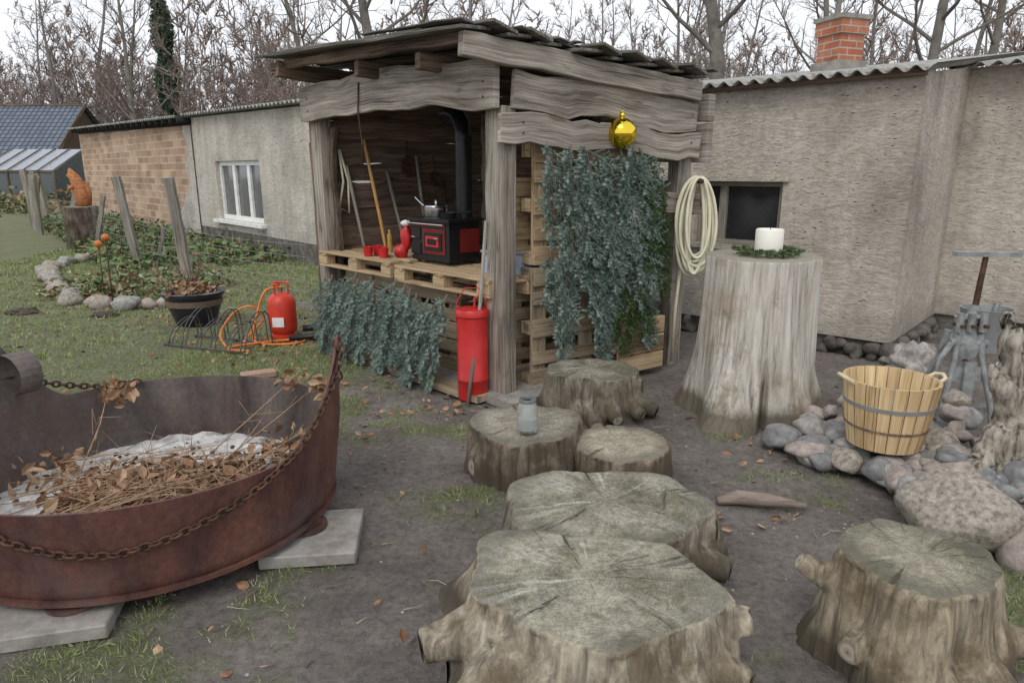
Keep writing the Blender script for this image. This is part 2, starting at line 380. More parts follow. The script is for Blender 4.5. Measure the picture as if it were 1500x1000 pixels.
me.polygons.foreach_set('use_smooth',[True]*len(fs))
m,nt,b=newmat('soil_and_grass',.95)
v=coord(nt,'Object',(1,1,1));f1=noi(nt,v,1.7,9,.65);f2=noi(nt,v,26,9,.78);f3=noi(nt,v,90,5,.7)
dirt=ramp(nt,f1,[(.3,(.165,.142,.127)),(.5,(.265,.235,.212)),(.7,(.36,.325,.295))])
dirt=mix(nt,.85,dirt,ramp(nt,f2,[(.3,(.36,.34,.32)),(.5,(.92,.91,.9)),(.68,(1.35,1.33,1.3))]),'MULTIPLY')
gr=ramp(nt,f2,[(.3,(.075,.085,.035)),(.5,(.16,.19,.065)),(.7,(.26,.29,.12))])
a=nt.nodes.new('ShaderNodeAttribute');a.attribute_name='grass'
mk=math_(nt,'MULTIPLY',a.outputs['Fac'],ramp(nt,f3,[(.38,.15),(.55,.95)]))
nt.links.new(mix(nt,mk,dirt,gr),b.inputs['Base Color']);bump(nt,b,math_(nt,'ADD',f2,math_(nt,'MULTIPLY',f3,.5)),1,.04)
me.materials.append(m);go=bpy.data.objects.new('ground',me);col.objects.link(go)
def blades(xr,yr,N,h,w,seed,thr=.15):
    rnd=random.Random(seed);P=[]
    while len(P)<N:
        x=rnd.uniform(*xr);y=rnd.uniform(*yr);g=gmask(x,y)
        if rnd.random()<max(0,g-thr):
            k=rnd.randint(2,8)
            for _ in range(k): 
                xx=x+rnd.gauss(0,.022);yy=y+rnd.gauss(0,.022);P.append((xx,yy,gz(xx,yy),.35+.65*g))
    P=np.array(P[:N]);n=len(P);sc=1+np.clip(P[:,1]-5,0,20)*.12
    a=np.random.rand(n)*6.283;l=np.random.rand(n)*1.6;hh=h*(.4+.8*np.random.rand(n))*P[:,3]*(1+(sc-1)*.4);ww=w*(.6+.7*np.random.rand(n))*sc
    d=np.stack([np.cos(a),np.sin(a)],1);b=np.random.rand(n)*6.283;e=np.stack([np.cos(b),np.sin(b)],1)
    T=np.zeros((n,3,3));T[:,0,:2]=P[:,:2]-e*ww[:,None];T[:,1,:2]=P[:,:2]+e*ww[:,None];T[:,:2,2]=P[:,2,None]+.002
    T[:,2,:2]=P[:,:2]+d*(hh*l)[:,None];T[:,2,2]=P[:,2]+.004+hh*(1-.35*l)
    return T
T1=blades((-3.2,3.2),(1.2,6.6),52000,.042,.0026,1,.12)
T2=blades((-10,-1.6),(5,18),65000,.05,.0042,2,.3)
T=np.concatenate([T1,T2]);npmesh('grass',T,3,[M['grass'],M['grassd']],(np.random.rand(len(T))<.32).astype(int))
def leafgeo(P,size,up=.5,curl=.35):
    """two curled quads per leaf"""
    P=np.asarray(P,dtype=float);n=len(P);d=np.random.randn(n,3);d[:,2]*=up;d/=np.linalg.norm(d,axis=1)[:,None]
    e=np.random.randn(n,3);e[:,2]*=up;e-=d*(e*d).sum(1)[:,None];e/=np.linalg.norm(e,axis=1)[:,None]
    nrm=np.cross(d,e);s=(size*(.5+.9*np.random.rand(n)))[:,None];w=(.2+.16*np.random.rand(n))[:,None]
    cu=curl*(.3+1.2*np.random.rand(n))[:,None]
    a=P-d*s*.5+nrm*s*cu*.35;b=P+d*s*.55+nrm*s*cu*.5
    def q(sg): return (P-d*s*.18+e*s*w*sg+nrm*s*cu*.45, P+d*s*.2+e*s*w*sg*.8+nrm*s*cu*.6)
    c1,c2=q(1);f1_,f2_=q(-1)
    return np.concatenate([np.stack([a,b,c2,c1],1),np.stack([b,a,f1_,f2_],1)])
P=[]
for (cx,cy,rx,ry,n) in [(-2.5,6.6,.7,.6,300),(-.5,4.75,.6,.3,60),(-3.6,7.9,.8,.5,160),(-2.2,7.6,.5,.8,200),(-4.8,9.6,1.2,1,200),(-1.2,5.4,.8,.6,40),(1.2,3.2,.5,.3,16),
        (0,3.5,3,2.2,45),(-5,9,4,5,260),(-1.2,2.0,.8,.4,10),(1.6,4.0,.4,.5,20),(-1.4,4.4,.8,.6,20),(3.0,4.8,.6,.5,50)]:
    for _ in range(n):
        x=random.gauss(cx,rx*.6);y=random.gauss(cy,ry*.6);P.append((x,y,gz(x,y)+.012+.02*R()))
P=np.array(P);L=leafgeo(P,.05,.3,.5);npmesh('fallen_leaves',L,4,[M['leafA'],M['leafB']],(np.random.rand(len(L))<.3).astype(int))
mb=MB()
for _ in range(1300):
    x=U(-2.4,3);y=U(1.3,5.2);s=U(.002,.010);mb.ell((x,y,gz(x,y)+s*.3),(s,s*U(.7,1.2),s*.6),random.choice([0,0,1]),.3,2,6,4)
mb.obj('gravel',[M['stonef'],M['conc']])
# small twigs and straw lying on the soil
mb=MB()
for _ in range(170):
    x=U(-1.6,2.2);y=U(1.5,4.9);a=R()*6.28;l=U(.03,.11);z=gz(x,y)+.012
    mb.tube([(x,y,z),(x+l*.5*math.cos(a),y+l*.5*math.sin(a),z+.006),(x+l*math.cos(a+.2),y+l*math.sin(a+.2),z)],[.0025,.002,.001],4,random.choice([0,1]))
mb.obj('ground_twigs',[M['twig'],M['grassd']])
P=[]
for _ in range(9000):
    q=R()
    wx=-4.2-12.2*q*.8;wy=13.3+13.7*q*.8;off=U(.1,3.2)*(1-.3*q)
    x=wx-.747*off;y=wy-.665*off
    P.append((x,y,gz(x,y)+abs(random.gauss(0,.13))+.02))
L=leafgeo(P,.12,.6);npmesh('ivy_ground_cover',L,4,[M['ivy'],M['leafA']],(np.random.rand(len(L))<.15).astype(int))
# ---------------------------------------------------------------- shelter
ah=V((-.705,.709,0)).normalized();bh=V((.836,.55,0)).normalized();P1=V((-.08,5.06,0))
def S(a,b,z): 
    p=P1+ah*a+bh*b;return V((p.x,p.y,z))
A,B=2.48,1.87;UP=(0,0,1)
sh=empty('wooden_shelter')
mb=MB()
mb.plank(S(0,0,-.05),S(0,0,2.14),ah,.19,.13,.012,0)
mb.plank(S(A,0,-.05),S(A,0,2.2),ah,.17,.12,.012,0)
mb.plank(S(A+.12,-.02,-.05),S(A+.1,-.02,2.3),ah,.07,.05,.03,1)
mb.plank(S(A-.13,0.05,0.02),S(A-.12,.05,2.1),ah,.09,.05,.05,2)
mb.plank(S(0,B-.05,-.05),S(0,B-.05,1.95),bh,.15,.13,.012,0)
mb.plank(S(A,B,-.05),S(A,B,2.3),ah,.14,.14,.012,0)
mb.plank(S(-.09,-.10,2.27),S(A+.12,-.10,2.31),UP,.32,.055,.035,0,bow=.05)
mb.plank(S(-.13,-.12,1.995),S(-.13,B,1.90),UP,.20,.05,.05,0)
mb.plank(S(-.10,.01,2.25),S(-.10,B-.02,2.13),UP,.25,.05,.05,0)
mb.plank(S(-.14,-.42,2.50),S(-.14,B-.04,2.33),UP,.155,.075,.02,0)
mb.plank(S(.5,-.3,2.47),S(.5,B,2.36),UP,.12,.08,.01,1)
mb.plank(S(1.3,-.3,2.50),S(1.3,B,2.38),UP,.12,.08,.01,1)
mb.plank(S(A-.02,-.38,2.60),S(A-.02,B,2.42),UP,.14,.08,.01,1)
mb.plank(S(A+.22,-.3,2.64),S(-.1,-.32,2.56),UP,.07,.06,.02,1)
z=.05;k=0
while z<2.35:
    w=U(.17,.26);mb.plank(S(A+.02+.02*(k%2),-.0,z+w/2),S(A+.02+.02*(k%2),B+.05,z+w/2+U(-.015,.015)),UP,w+.02,.03,.05,1)
    z+=w-.005;k+=1
z=.05
while z<2.35:
    w=U(.17,.26);a0=.95
    mb.plank(S(a0,B+.02+.02*(k%2),z+w/2),S(A+.05,B+.02+.02*(k%2),z+w/2),UP,w+.02,.03,.05,1)
    z+=w-.005;k+=1
for zz,w in ((2.22,.2),(2.01,.17),(1.85,.13),(1.52,.21)):
    mb.plank(S(-.16,B+.10,zz),S(1.0,B+.08,zz+.02),UP,w,.10,.03,0)
mb.plank(S(-.12,B+.15,1.42),S(-.12,B-.35,1.45),UP,.17,.05,.02,0)
mb.plank(S(A+.05,-.02,.25),S(A+.05,-.02,.62),ah,.1,.05,.01,0)
mb.obj('timber_frame',[M['plank'],M['plankB'],M['bark']],sh,bevel=.006)
# nail heads on the slabs
mb=MB()
for a_,b_,z_ in ((-.155,.06,2.03),(-.155,.06,1.96),(-.155,1.75,1.93),(-.125,.10,2.30),(-.125,.10,2.2),(-.125,1.78,2.15)):
    mb.tube([S(a_+.01,b_,z_),S(a_-.006,b_,z_)],.007,8)
for a_,z_ in ((.02,2.3),(.02,2.2),(2.45,2.35),(2.45,2.24)): mb.tube([S(a_,-.12,z_),S(a_,-.134,z_)],.007,8)
mb.obj('nails',M['iron'],sh,True)
mb=MB()
N_=S(-.2,-.42,2.60);L_=S(A+.3,-.42,2.73);R_=S(-.2,B,2.44)
du=(R_-N_);dl=(L_-N_);n=15
nrm=dl.cross(du).normalized()
if nrm.z<0:nrm=-nrm
for i in range(n):
    q=(i+.5)/n;base=N_+du*q
    w=du.length/n*1.5
    tilt=(du.normalized()+nrm*(-.16 if i%2 else .12)).normalized()
    o=U(-.09,.05);o2=U(-.1,.05)
    mb.plank(base+dl.normalized()*o+nrm*(.03*(i%2)),base+dl*1.0+dl.normalized()*o2+nrm*(.03*(i%2)),tilt,w,.022,.03,0)
for i in range(30):
    q=(i+U(.2,.8))/30;base=N_+du*q+nrm*.04
    o=U(-.07,.12);ll=U(.4,1.6)
    mb.plank(base+dl.normalized()*o+nrm*U(0,.015),base+dl.normalized()*ll+nrm*.01,(du.normalized()+nrm*U(-.2,.2)),U(.06,.12),.012,.03,0)
mb.obj('roof_boards',[M['roofb']],sh,bevel=.003)
mb=MB()
mb.plank(S(-.12,B/2,.02),S(A+.1,B/2,.02),bh,B+.3,.06,0,0)
mb.plank(S(-.05,-.2,.03),S(A*.7,-.2,.03),bh,.14,.05,.02,1)
mb.obj('floor_slab',[M['conc'],M['palletg']],sh)
mb=MB();mb.tube([S(1.55,-.14,2.42),S(1.56,-.15,2.2),S(1.52,-.15,1.95),S(1.55,-.14,1.75)],.007,6)
mb.obj('hanging_rope',M['iron'],sh,True)
def pallet(mb,o,ex,ey,ez,L=1.2,W=.8,m=0):
    ex=V(ex).normalized();ey=V(ey).normalized();ez=V(ez).normalized();o=V(o)
    def q(x,y,z): return o+ex*x+ey*y+ez*z
    for i,(yy,w) in enumerate(((.07,.14),(.235,.10),(W/2,.14),(W-.235,.10),(W-.07,.14))):
        mb.plank(q(0,yy,.133),q(L,yy,.133),ey,w,.022,0.0,m)
    for xx in (.07,L/2,L-.07):
        mb.plank(q(xx,0,.111),q(xx,W,.111),ex,.14,.022,0,m)
        for yy in (.05,W/2,W-.05): mb.plank(q(xx-.07,yy,.061),q(xx+.07,yy,.061),ey,.1,.077,0,m)
    for yy in (.05,W/2,W-.05): mb.plank(q(0,yy,.011),q(L,yy,.011),ey,.10,.022,0,m)
def palobj(name,m,*a,**k):
    mb=MB();pallet(mb,*a,**k);return mb.obj(name,m,bevel=.003)
palobj('wooden_pallet',M['pallet'],S(1.25,-.12,.80),ah,bh,UP)
palobj('wooden_pallet',M['pallet'],S(.02,-.10,.775),ah,bh,UP)
palobj('wooden_pallet',M['palletg'],S(.10,.26,.03),bh,UP,-ah,L=1.1,W=.95)
palobj('wooden_pallet',M['pallet'],S(.12,.28,1.0),bh,UP,-ah,L=1.0,W=.9)
palobj('wooden_pallet',M['palletg'],S(.30,.20,.03),bh,UP,-ah,L=1.15,W=.8)
palobj('wooden_pallet',M['pallet'],S(.30,.26,.85),bh,UP,-ah,L=1.0,W=.8)
palobj('wooden_pallet',M['palletg'],S(.50,.16,.03),bh,UP,-ah,L=1.2,W=.74)
palobj('wooden_pallet',M['palletg'],S(.62,.22,.03),ah,UP,-bh,L=1.2,W=.74)
palobj('wooden_pallet',M['palletg'],S(1.85,.22,.03),ah,UP,-bh,L=.55,W=.74)
palobj('wooden_pallet',M['pallet'],S(-.06,1.0,.05),bh,UP,-ah,L=.5,W=.45)
# stove
c0=S(1.10,.33,.925)
q=lambda a,b,z:c0+ah*a+bh*b+V((0,0,z))
mb=MB()
mb.plank(q(-.25,0,.205),q(.25,0,.205),UP,.31,.34,0,0)
mb.plank(q(-.28,0,.372),q(.28,0,.372),bh,.40,.025,0,0)
mb.plank(q(-.26,0,.04),q(.26,0,.04),bh,.36,.03,0,0)
for a_,b_ in((-.22,-.14),(.22,-.14),(-.22,.14),(.22,.14)): mb.tube([q(a_,b_,0),q(a_,b_,.05)],.02,8)
mb.plank(q(-.24,-.175,.33),q(.24,-.175,.33),UP,.035,.014,0,2)
mb.plank(q(.10,-.175,.25),q(.23,-.175,.25),UP,.10,.015,0,0)
mb.plank(q(.10,-.175,.12),q(.23,-.175,.12),UP,.10,.015,0,0)
mb.plank(q(-.235,-.175,.19),q(.07,-.175,.19),UP,.22,.012,0,2)
mb.plank(q(-.20,-.185,.19),q(.035,-.185,.19),UP,.15,.012,0,0)
mb.plank(q(-.17,-.192,.19),q(.005,-.192,.19),UP,.09,.010,0,1)
mb.plank(q(-.14,-.199,.19),q(-.025,-.199,.19),UP,.05,.008,0,0)
mb.plank(q(-.254,-.14,.20),q(-.254,.14,.20),UP,.20,.012,0,2)
mb.tube([q(-.24,-.2,.335),q(.25,-.2,.335)],.007,8,3)
for a_ in (.13,-.18): mb.tube([q(a_,-.18,.22),q(a_,-.215,.22),q(a_+.04,-.215,.22)],.006,6,3)
mb.obj('wood_stove',[M['black'],M['red'],M['darkred'],M['steel']],bevel=.004)
mb=MB();mb.tube([q(-.12,.10,.38),q(-.12,.10,.9),q(-.12,.10,1.06),q(-.09,.11,1.15),q(-.0,.14,1.22),q(.16,.2,1.25),q(.3,.25,1.25)],.07,18);
mb.tube([q(-.12,.10,.66),q(-.12,.10,.70)],.076,18);mb.tube([q(-.12,.10,1.03),q(-.12,.10,1.06)],.076,18)
mb.obj('stove_pipe',M['black'],None,'auto')
mb=MB();pc=q(.12,0,.385)
mb.lathe([(.02,0),(.11,0),(.115,.01),(.115,.08),(.12,.085),(.11,.10),(.05,.115),(.015,.12),(.012,.135),(.022,.145),(0.0,.15)],pc,28)
mb.tube([pc+ah*.11+V((0,0,.07)),pc+ah*.2+V((0,0,.10)),pc+ah*.30+V((0,0,.16))],.009,8)
mb.obj('cooking_pot',M['steel'],None,'auto')
mb=MB();pc=q(-.15,-.08,.385);mb.lathe([(.0,0),(.06,0),(.07,.05),(.068,.05),(.055,.008),(0,.008)],pc,24);mb.tube([pc+V((.06,0,.045)),pc+V((.2,-.05,.06))],.007,6);mb.obj('small_pan',M['black'],None,'auto')
for i,(a_,b_) in enumerate(((1.52,.0),(1.62,.05),(1.70,-.04),(1.75,.08))):
    mb=MB();mb.lathe([(.03,0),(.037,.0),(.047,.09),(.044,.09),(.034,.01),(0,.01)],S(a_,b_,.945),18)
    mb.tube([S(a_,b_,.96)+ah*.04,S(a_,b_,.98)+ah*.07,S(a_,b_,1.01)+ah*.045],.006,6);mb.obj('red_mug',M['red'],None,'auto')
mb=MB();mb.ell(S(1.42,.16,1.12),(.05,.04,.12),0,.3);mb.ell(S(1.42,.16,1.25),(.045,.045,.03),1,.2);mb.ell(S(1.44,.12,1.0),(.06,.05,.07),0,.3)
mb.obj('santa_oven_mitt',[M['red'],M['white']],None,True)
mb=MB();mb.tube([S(1.9,.3,.94),S(1.9,.3,1.12)],.025,10);mb.tube([S(1.9,.3,1.12),S(1.9,.3,1.16)],.012,8);mb.obj('bottle',plain('gold_liquid',(.45,.27,.08),.2),None,'auto')
mb=MB();mb.plank(S(.25,.12,.99),S(.25,.60,.99),UP,.17,.28,0,0);mb.plank(S(.25,.10,1.085),S(.25,.62,1.085),UP,.025,.31,0,1)
mb.obj('storage_box',[M['plastic'],plain('lid_grey',(.3,.32,.36),.4)],bevel=.01)
mb=MB();mb.ell(S(.45,1.2,1.75),(.14,.16,.40),0,.5,2.5,18,14);mb.obj('hanging_jacket',plain('dark_cloth',(.03,.04,.045),.9),None,True)
def tool(name,p0,p1,head,m='handle',r=.017):
    mb=MB();p0=V(p0);p1=V(p1);mb.tube([p0,(p0+p1)/2+V((.01,0,0)),p1],r,8,0)
    d=(p0-p1).normalized()
    if head=='shovel':
        mb.plank(p0,p0+d*.3,bh,.2,.01,.01,1,n=5,taper=.4)
    elif head=='rake':
        mb.tube([p0-bh*.18,p0+bh*.18],.012,6,1)
        for i in range(9): mb.tube([p0+bh*(-.17+.0425*i),p0+bh*(-.17+.0425*i)+V((0,0,-.09))],.005,5,1)
    else:
        mb.tube([p0-bh*.1,p0,p0+bh*.1],[.01,.02,.01],6,1)
    mb.obj(name,[M[m],M['iron']],None,True)
tool('garden_rake',S(2.15,.50,.35),S(2.40,.38,2.0),'rake')
tool('shovel',S(2.2,.30,.40),S(2.42,.20,1.75),'shovel','post')
tool('hoe',S(2.15,.75,.3),S(2.42,.62,1.7),'hoe','post')
tool('garden_fork',S(2.2,.95,.35),S(2.42,.95,1.85),'rake','post')
tool('shovel',S(2.2,1.2,.55),S(2.42,1.25,1.6),'shovel','iron',.02)
mb=MB()
for (b_,z_,r_) in ((.85,1.75,.09),(1.15,1.62,.07)):
    c=S(A-.06,b_,z_);mb.lathe([(0,0),(r_,0),(r_*1.15,.03),(r_*1.1,.03),(0,.008)],c,20,0,tilt=Matrix.Rotation(math.radians(90),3,ah.cross(V((0,0,1)))));mb.tube([c+V((0,0,r_)),c+V((0,0,r_+.16))],.01,6)
mb.obj('hanging_pans',M['iron'],None,True)
mb=MB();mb.tube([S(A-.08,.12,1.9),S(A-.1,.14,1.6),S(A-.07,.1,1.35),S(A-.1,.18,1.3),S(A-.08,.2,1.6),S(A-.08,.13,1.9)],.012,6);mb.obj('coiled_rope',M['hose'],None,True)
mb=MB()
for i in range(4):
    x=U(.1,.35);mb.tube([S(A+x,U(-.1,.15),0),S(A+x*.6,0,1),S(A+.1+U(-.04,.04),U(-.05,.05),U(1.5,2.3))],[.022,.02,.014],7)
mb.obj('leaning_poles',M['plankB'],None,True)
mb=MB();mb.tube([S(-.02,-.32,0),S(.03,-.16,.75),S(.05,-.09,1.35)],[.014,.016,.012],7);mb.obj('walking_stick',M['post'],None,True)
rc=V((-.30,5.03,.0))
mb=MB()
mb.lathe([(.02,.0),(.112,0),(.117,.02),(.117,.15),(.121,.155),(.121,.165),(.117,.17),(.117,.64),(.126,.65),(.126,.685),(.117,.70),(.05,.705),(0,.705)],rc,32)
mb.tube([rc+V((-.118,-.03,.60)),rc+V((-.11,-.03,.76)),rc+V((-.05,-.03,.86)),rc+V((.05,-.03,.86)),rc+V((.11,-.03,.76)),rc+V((.118,-.03,.60))],.005,8)
mb.tube([rc+V((.02,0,.69)),rc+V((.02,0,.78)),rc+V((.06,0,.80))],.010,8)
mb.obj('red_metal_canister',M['red'],None,'auto')
mb=MB();bc=V((.84,5.46,1.98));mb.ell(bc,(.115,.115,.115),0,0,2,36,24);mb.tube([bc+V((0,0,.11)),bc+V((0,.0,.15))],.02,10);mb.tube([bc+V((0,0,.15)),bc+V((0,.03,.19))],.003,5)
mb.obj('gold_christmas_ball',M['gold'],None,True)
mb=MB();hc=V((1.53,5.84,1.25))
for i in range(13):
    pts=[];o=U(-.025,.025);hw=U(.055,.135);hh=U(.30,.41);dz=.40-hh
    for k in range(33):
        t=2*math.pi*k/32
        pts.append(hc+V((hw*math.sin(t)*(1+.25*(1-math.cos(t))/2)+o*.5,-.013*i+.03*math.cos(t)+o,hh*math.cos(t)+dz)))
    mb.tube(pts,.0135,8,cap=False)
mb.tube([hc+V((-.06,.05,-.2)),hc+V((-.10,.03,-.7)),hc+V((-.10,.05,-1.2))],.0135,8)
mb.tube([hc+V((0,.18,.37)),hc+V((0,-.19,.37))],.02,8,1)
mb.obj('garden_hose',[M['hose'],M['iron']],None,True)
mb=MB();mb.lathe([(.0,.02),(.11,.0),(.115,.01),(.15,.5),(.155,.51),(.145,.51),(.105,.03)],(1.24,6.2,.02),28)
mb.tube([V((1.09,6.2,.5)),V((1.12,6.14,.62)),V((1.24,6.1,.66)),V((1.36,6.14,.62)),V((1.39,6.2,.5))],.006,6);mb.obj('zinc_bucket',M['galv'],None,'auto')
# ---------------------------------------------------------------- spruce branches
def branch(T,W,p,d,L,out,seed,tw=.24,droop=.5,dens=3):
    rnd=random.Random(seed);p=V(p);d=V(d).normalized();out=V(out).normalized()
    side=d.cross(out).normalized();pts=[];cur=p.copy();n=12;dd=d.copy()
    for i in range(n+1):
        pts.append(cur.copy());cur=cur+dd*(L/n);dd=(dd+V((0,0,-1))*droop/n+side*rnd.uniform(-.08,.08)).normalized()
    W.tube(pts,[.008*(1-.8*i/n)+.002 for i in range(n+1)],5)
    segs=[(pts[i],pts[i+1]) for i in range(n)]
    k=int(L/.038)
    for i in range(1,k):
        q=i/k;f=q*n;j=min(n-1,int(f));b=pts[j].lerp(pts[j+1],f-j);ax=(pts[j+1]-pts[j]).normalized()
        l=tw*(1-q)**.45*rnd.uniform(.6,1.2)*(min(1,q*6+.4));s=side*(1 if i%2 else -1)
        td=(ax*.75+s*.95+out*rnd.uniform(-.05,.6)).normalized()
        e=b+td*l*.6;e2=e+(td+V((0,0,-.45))).normalized()*l*.4
        segs+= [(b,e),(e,e2)]
        for z in (.25,.45,.65,.85):
            for sg in (1,-1):
                bb=b+td*l*z;t2=(td*.7+td.cross(out).normalized()*sg*.8+out*rnd.uniform(-.1,.5)).normalized();segs.append((bb,bb+t2*l*.36))
    for a,b in segs:
        ln=(b-a).length
        if ln<.004: continue
        t=(b-a)/ln;k=max(2,int(ln/.0085))
        u=t.orthogonal().normalized();w=t.cross(u)
        for i in range(k):
            for _ in range(dens):
                o=a+t*(ln*(i+rnd.random())/k);an=rnd.random()*6.283
                cx,sx_=math.cos(an),math.sin(an)
                r=u*cx+w*sx_;nl=rnd.uniform(.020,.031);nd=(t*.7+r*.85)*(nl*.9)
                sd=(w*cx-u*sx_)*.0042
                T.append((*(o-sd),*(o+sd),*(o+nd)))
def BR(name,lst,mat_,tw=.22,dens=3,droop=.5):
    T=[];W=MB()
    for i,a in enumerate(lst): branch(T,W,a[0],a[1],a[2],a[3],i*13+len(name)*7,tw,droop,dens)
    e=empty(name);W.obj('stems',M['twig'],e,True)
    npmesh('needles',np.array(T).reshape(-1,3,3),3,mat_,parent=e)
lst=[]
for i in range(16):
    b_=.34+.86*(i%8)/7+U(-.05,.05);up=i<8
    lst.append((S(-.10-U(0,.08),b_,1.97-U(0,.14) if up else 1.28-U(0,.2)),V((0,0,-1))+bh*U(-.35,.35)-ah*.10,U(.65,.95) if up else U(.75,1.0),-ah))
for i in range(4): lst.append((S(-.14,.50+.2*i,1.70-.1*i),V((0,0,-1))+bh*U(-.35,.35)-ah*.2,.75,-ah))
BR('spruce_branches',lst,M['needle'],.25)
lst=[]
for i in range(15):
    a_=.42+1.68*i/14.0+U(-.05,.05)
    lst.append((S(a_,-.12-U(0,.08),.82-U(0,.14)),V((0,0,-1))+ah*U(-.3,.3)-bh*.30,U(.70,.86),-bh))
BR('spruce_branches',lst,M['needle'],.26)
lst=[(S(-.16,1.10+U(0,.3),1.85-U(0,.7)),V((0,0,-.9))+bh*U(-.1,.6)-ah*.1,U(.45,.75),-ah) for i in range(8)]
lst+=[(S(-.2,.95+U(0,.35),.85-U(0,.2)),V((0,0,-1))+bh*U(-.1,.3)-ah*.1,.45,-ah) for i in range(3)]
BR('fir_branches',lst,M['needleg'],.19)
# ---------------------------------------------------------------- stumps
def fuse(o,vox,smooth_it=2):
    rm=o.modifiers.new('r','REMESH');rm.mode='VOXEL';rm.voxel_size=vox
    sm=o.modifiers.new('s','SMOOTH');sm.factor=.5;sm.iterations=smooth_it
    dg=bpy.context.evaluated_depsgraph_get();me=bpy.data.meshes.new_from_object(o.evaluated_get(dg));o.modifiers.clear();old=o.data
    mats=list(old.materials);o.data=me;me.materials.clear()
    for x in mats: me.materials.append(x)
    me.polygons.foreach_set('use_smooth',[True]*len(me.polygons));me.polygons.foreach_set('material_index',[0]*len(me.polygons));me.update()
    return o
def nubend():
    m,nt,b=newmat('cut_root_end',.9);v=coord(nt,'UV',(1,1,1))
    f=noi(nt,v,60,5,.6);s=nt.nodes.new('ShaderNodeSeparateXYZ');nt.links.new(v,s.inputs[0])
    c=ramp(nt,math_(nt,'ADD',s.outputs[0],math_(nt,'MULTIPLY',f,.3)),[(.15,(.06,.04,.03)),(.3,(.28,.22,.15)),(.75,(.42,.37,.29)),(1.1,(.25,.22,.17))])
    nt.links.new(c,b.inputs['Base Color']);bump(nt,b,f,.5,.005);return m
ENDM=nubend()
def stump(name,x,y,r,h,sx=1,sy=1,nubs=(),seed=0,side=(.34,.30,.235),top=(.31,.30,.24),flare=.12,lob=.06,moss=.5,vox=.011,rz=0,rays=1.0):
    mb=MB()
    def rf(a,z):
        l=1+lob*math.sin(2*a+seed)+lob*.8*math.sin(3*a+seed*2.3)+lob*.7*math.sin(5*a+seed)+.06*noise.noise((math.cos(a)*1.5,math.sin(a)*1.5,seed))
        l+=lob*.5*abs(math.sin(3.5*a+seed))
        l*=1+flare*(max(0,1-z/h)**2)*(1+.8*math.sin(4*a+seed*1.7))+.02*math.sin(9*a+seed)
        return l*math.hypot(sx*math.cos(a),sy*math.sin(a))
    prof=[(.001,-.05)]+[(r,-.05)]+[(r*(1+.03*math.sin(3.14*k/10)),h*k/10) for k in range(10)]+[(r*.998,h-.012),(r*.975,h),(.001,h+.004)]
    mb.lathe(prof,(0,0,0),90,0,rf)
    ends=MB()
    for (an,z,ln,rd,dz) in nubs:
        a=math.radians(an);d=V((math.cos(a)*sx,math.sin(a)*sy,0));R0=r*.55
        pts=[d*R0+V((0,0,z+.03)),d*(r*.9)+V((0,0,z+.01)),d*(r+ln*.5)+V((0,0,z+dz*.5)),d*(r+ln)+V((0,0,z+dz))]
        mb.tube(pts,[rd*2.3,rd*1.9,rd*1.15,rd*.98],14)
        ax=(pts[3]-pts[2]).normalized();uu=ax.orthogonal().normalized();ww=ax.cross(uu);c=pts[3]+ax*.002
        b0=len(ends.v);ends.v.append(tuple(c+ax*.002))
        for k in range(16):
            q_=6.2832*k/16;ends.v.append(tuple(c+(uu*math.cos(q_)+ww*math.sin(q_))*rd*.86*(1+.06*math.sin(3*q_+an))))
        for k in range(16): ends.face((b0,b0+1+k,b0+1+(k+1)%16),[(0,0),(1,0),(1,0)])
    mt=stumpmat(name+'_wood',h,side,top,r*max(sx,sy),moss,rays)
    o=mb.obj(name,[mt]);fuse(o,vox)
    me=o.data;n=len(me.vertices);co=np.zeros(n*3);me.vertices.foreach_get('co',co);co=co.reshape(-1,3)
    for i in range(n):
        p=co[i];side_=p[2]<h-.02;rr=math.hypot(p[0],p[1])+1e-6
        if side_:
            a=math.atan2(p[1],p[0]);dd=.016*noise.noise((math.cos(a)*9,math.sin(a)*9,p[2]*3+seed))+.014*noise.noise((p[0]*9,p[1]*9,p[2]*7+seed))+.006*noise.noise((math.cos(a)*24,math.sin(a)*24,p[2]*4))
            co[i,0]+=p[0]/rr*dd;co[i,1]+=p[1]/rr*dd
        else: co[i,2]+=.016*noise.noise((p[0]*4,p[1]*4,seed))+.007*noise.noise((p[0]*18,p[1]*18,seed))
    me.vertices.foreach_set('co',co.ravel());me.update()
    o.location=(x,y,gz(x,y));o.rotation_euler=(0,0,rz)
    if nubs: ends.obj('cut_ends',ENDM,o)
    return o
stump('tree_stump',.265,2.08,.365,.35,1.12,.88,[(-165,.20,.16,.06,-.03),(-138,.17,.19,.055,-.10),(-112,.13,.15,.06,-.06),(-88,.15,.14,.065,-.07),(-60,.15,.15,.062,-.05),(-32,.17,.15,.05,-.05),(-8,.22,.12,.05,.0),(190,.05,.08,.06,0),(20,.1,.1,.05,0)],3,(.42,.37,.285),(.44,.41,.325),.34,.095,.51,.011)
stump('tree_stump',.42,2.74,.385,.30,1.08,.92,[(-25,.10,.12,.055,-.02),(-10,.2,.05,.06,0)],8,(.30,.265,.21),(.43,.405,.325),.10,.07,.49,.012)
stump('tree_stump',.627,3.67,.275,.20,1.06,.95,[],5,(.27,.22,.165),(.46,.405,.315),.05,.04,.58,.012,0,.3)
stump('tree_stump',.08,3.77,.335,.29,1.0,.95,[(-150,.08,.02,.06,0)],11,(.20,.165,.125),(.39,.355,.285),.10,.05,.55,.012,0,.5)
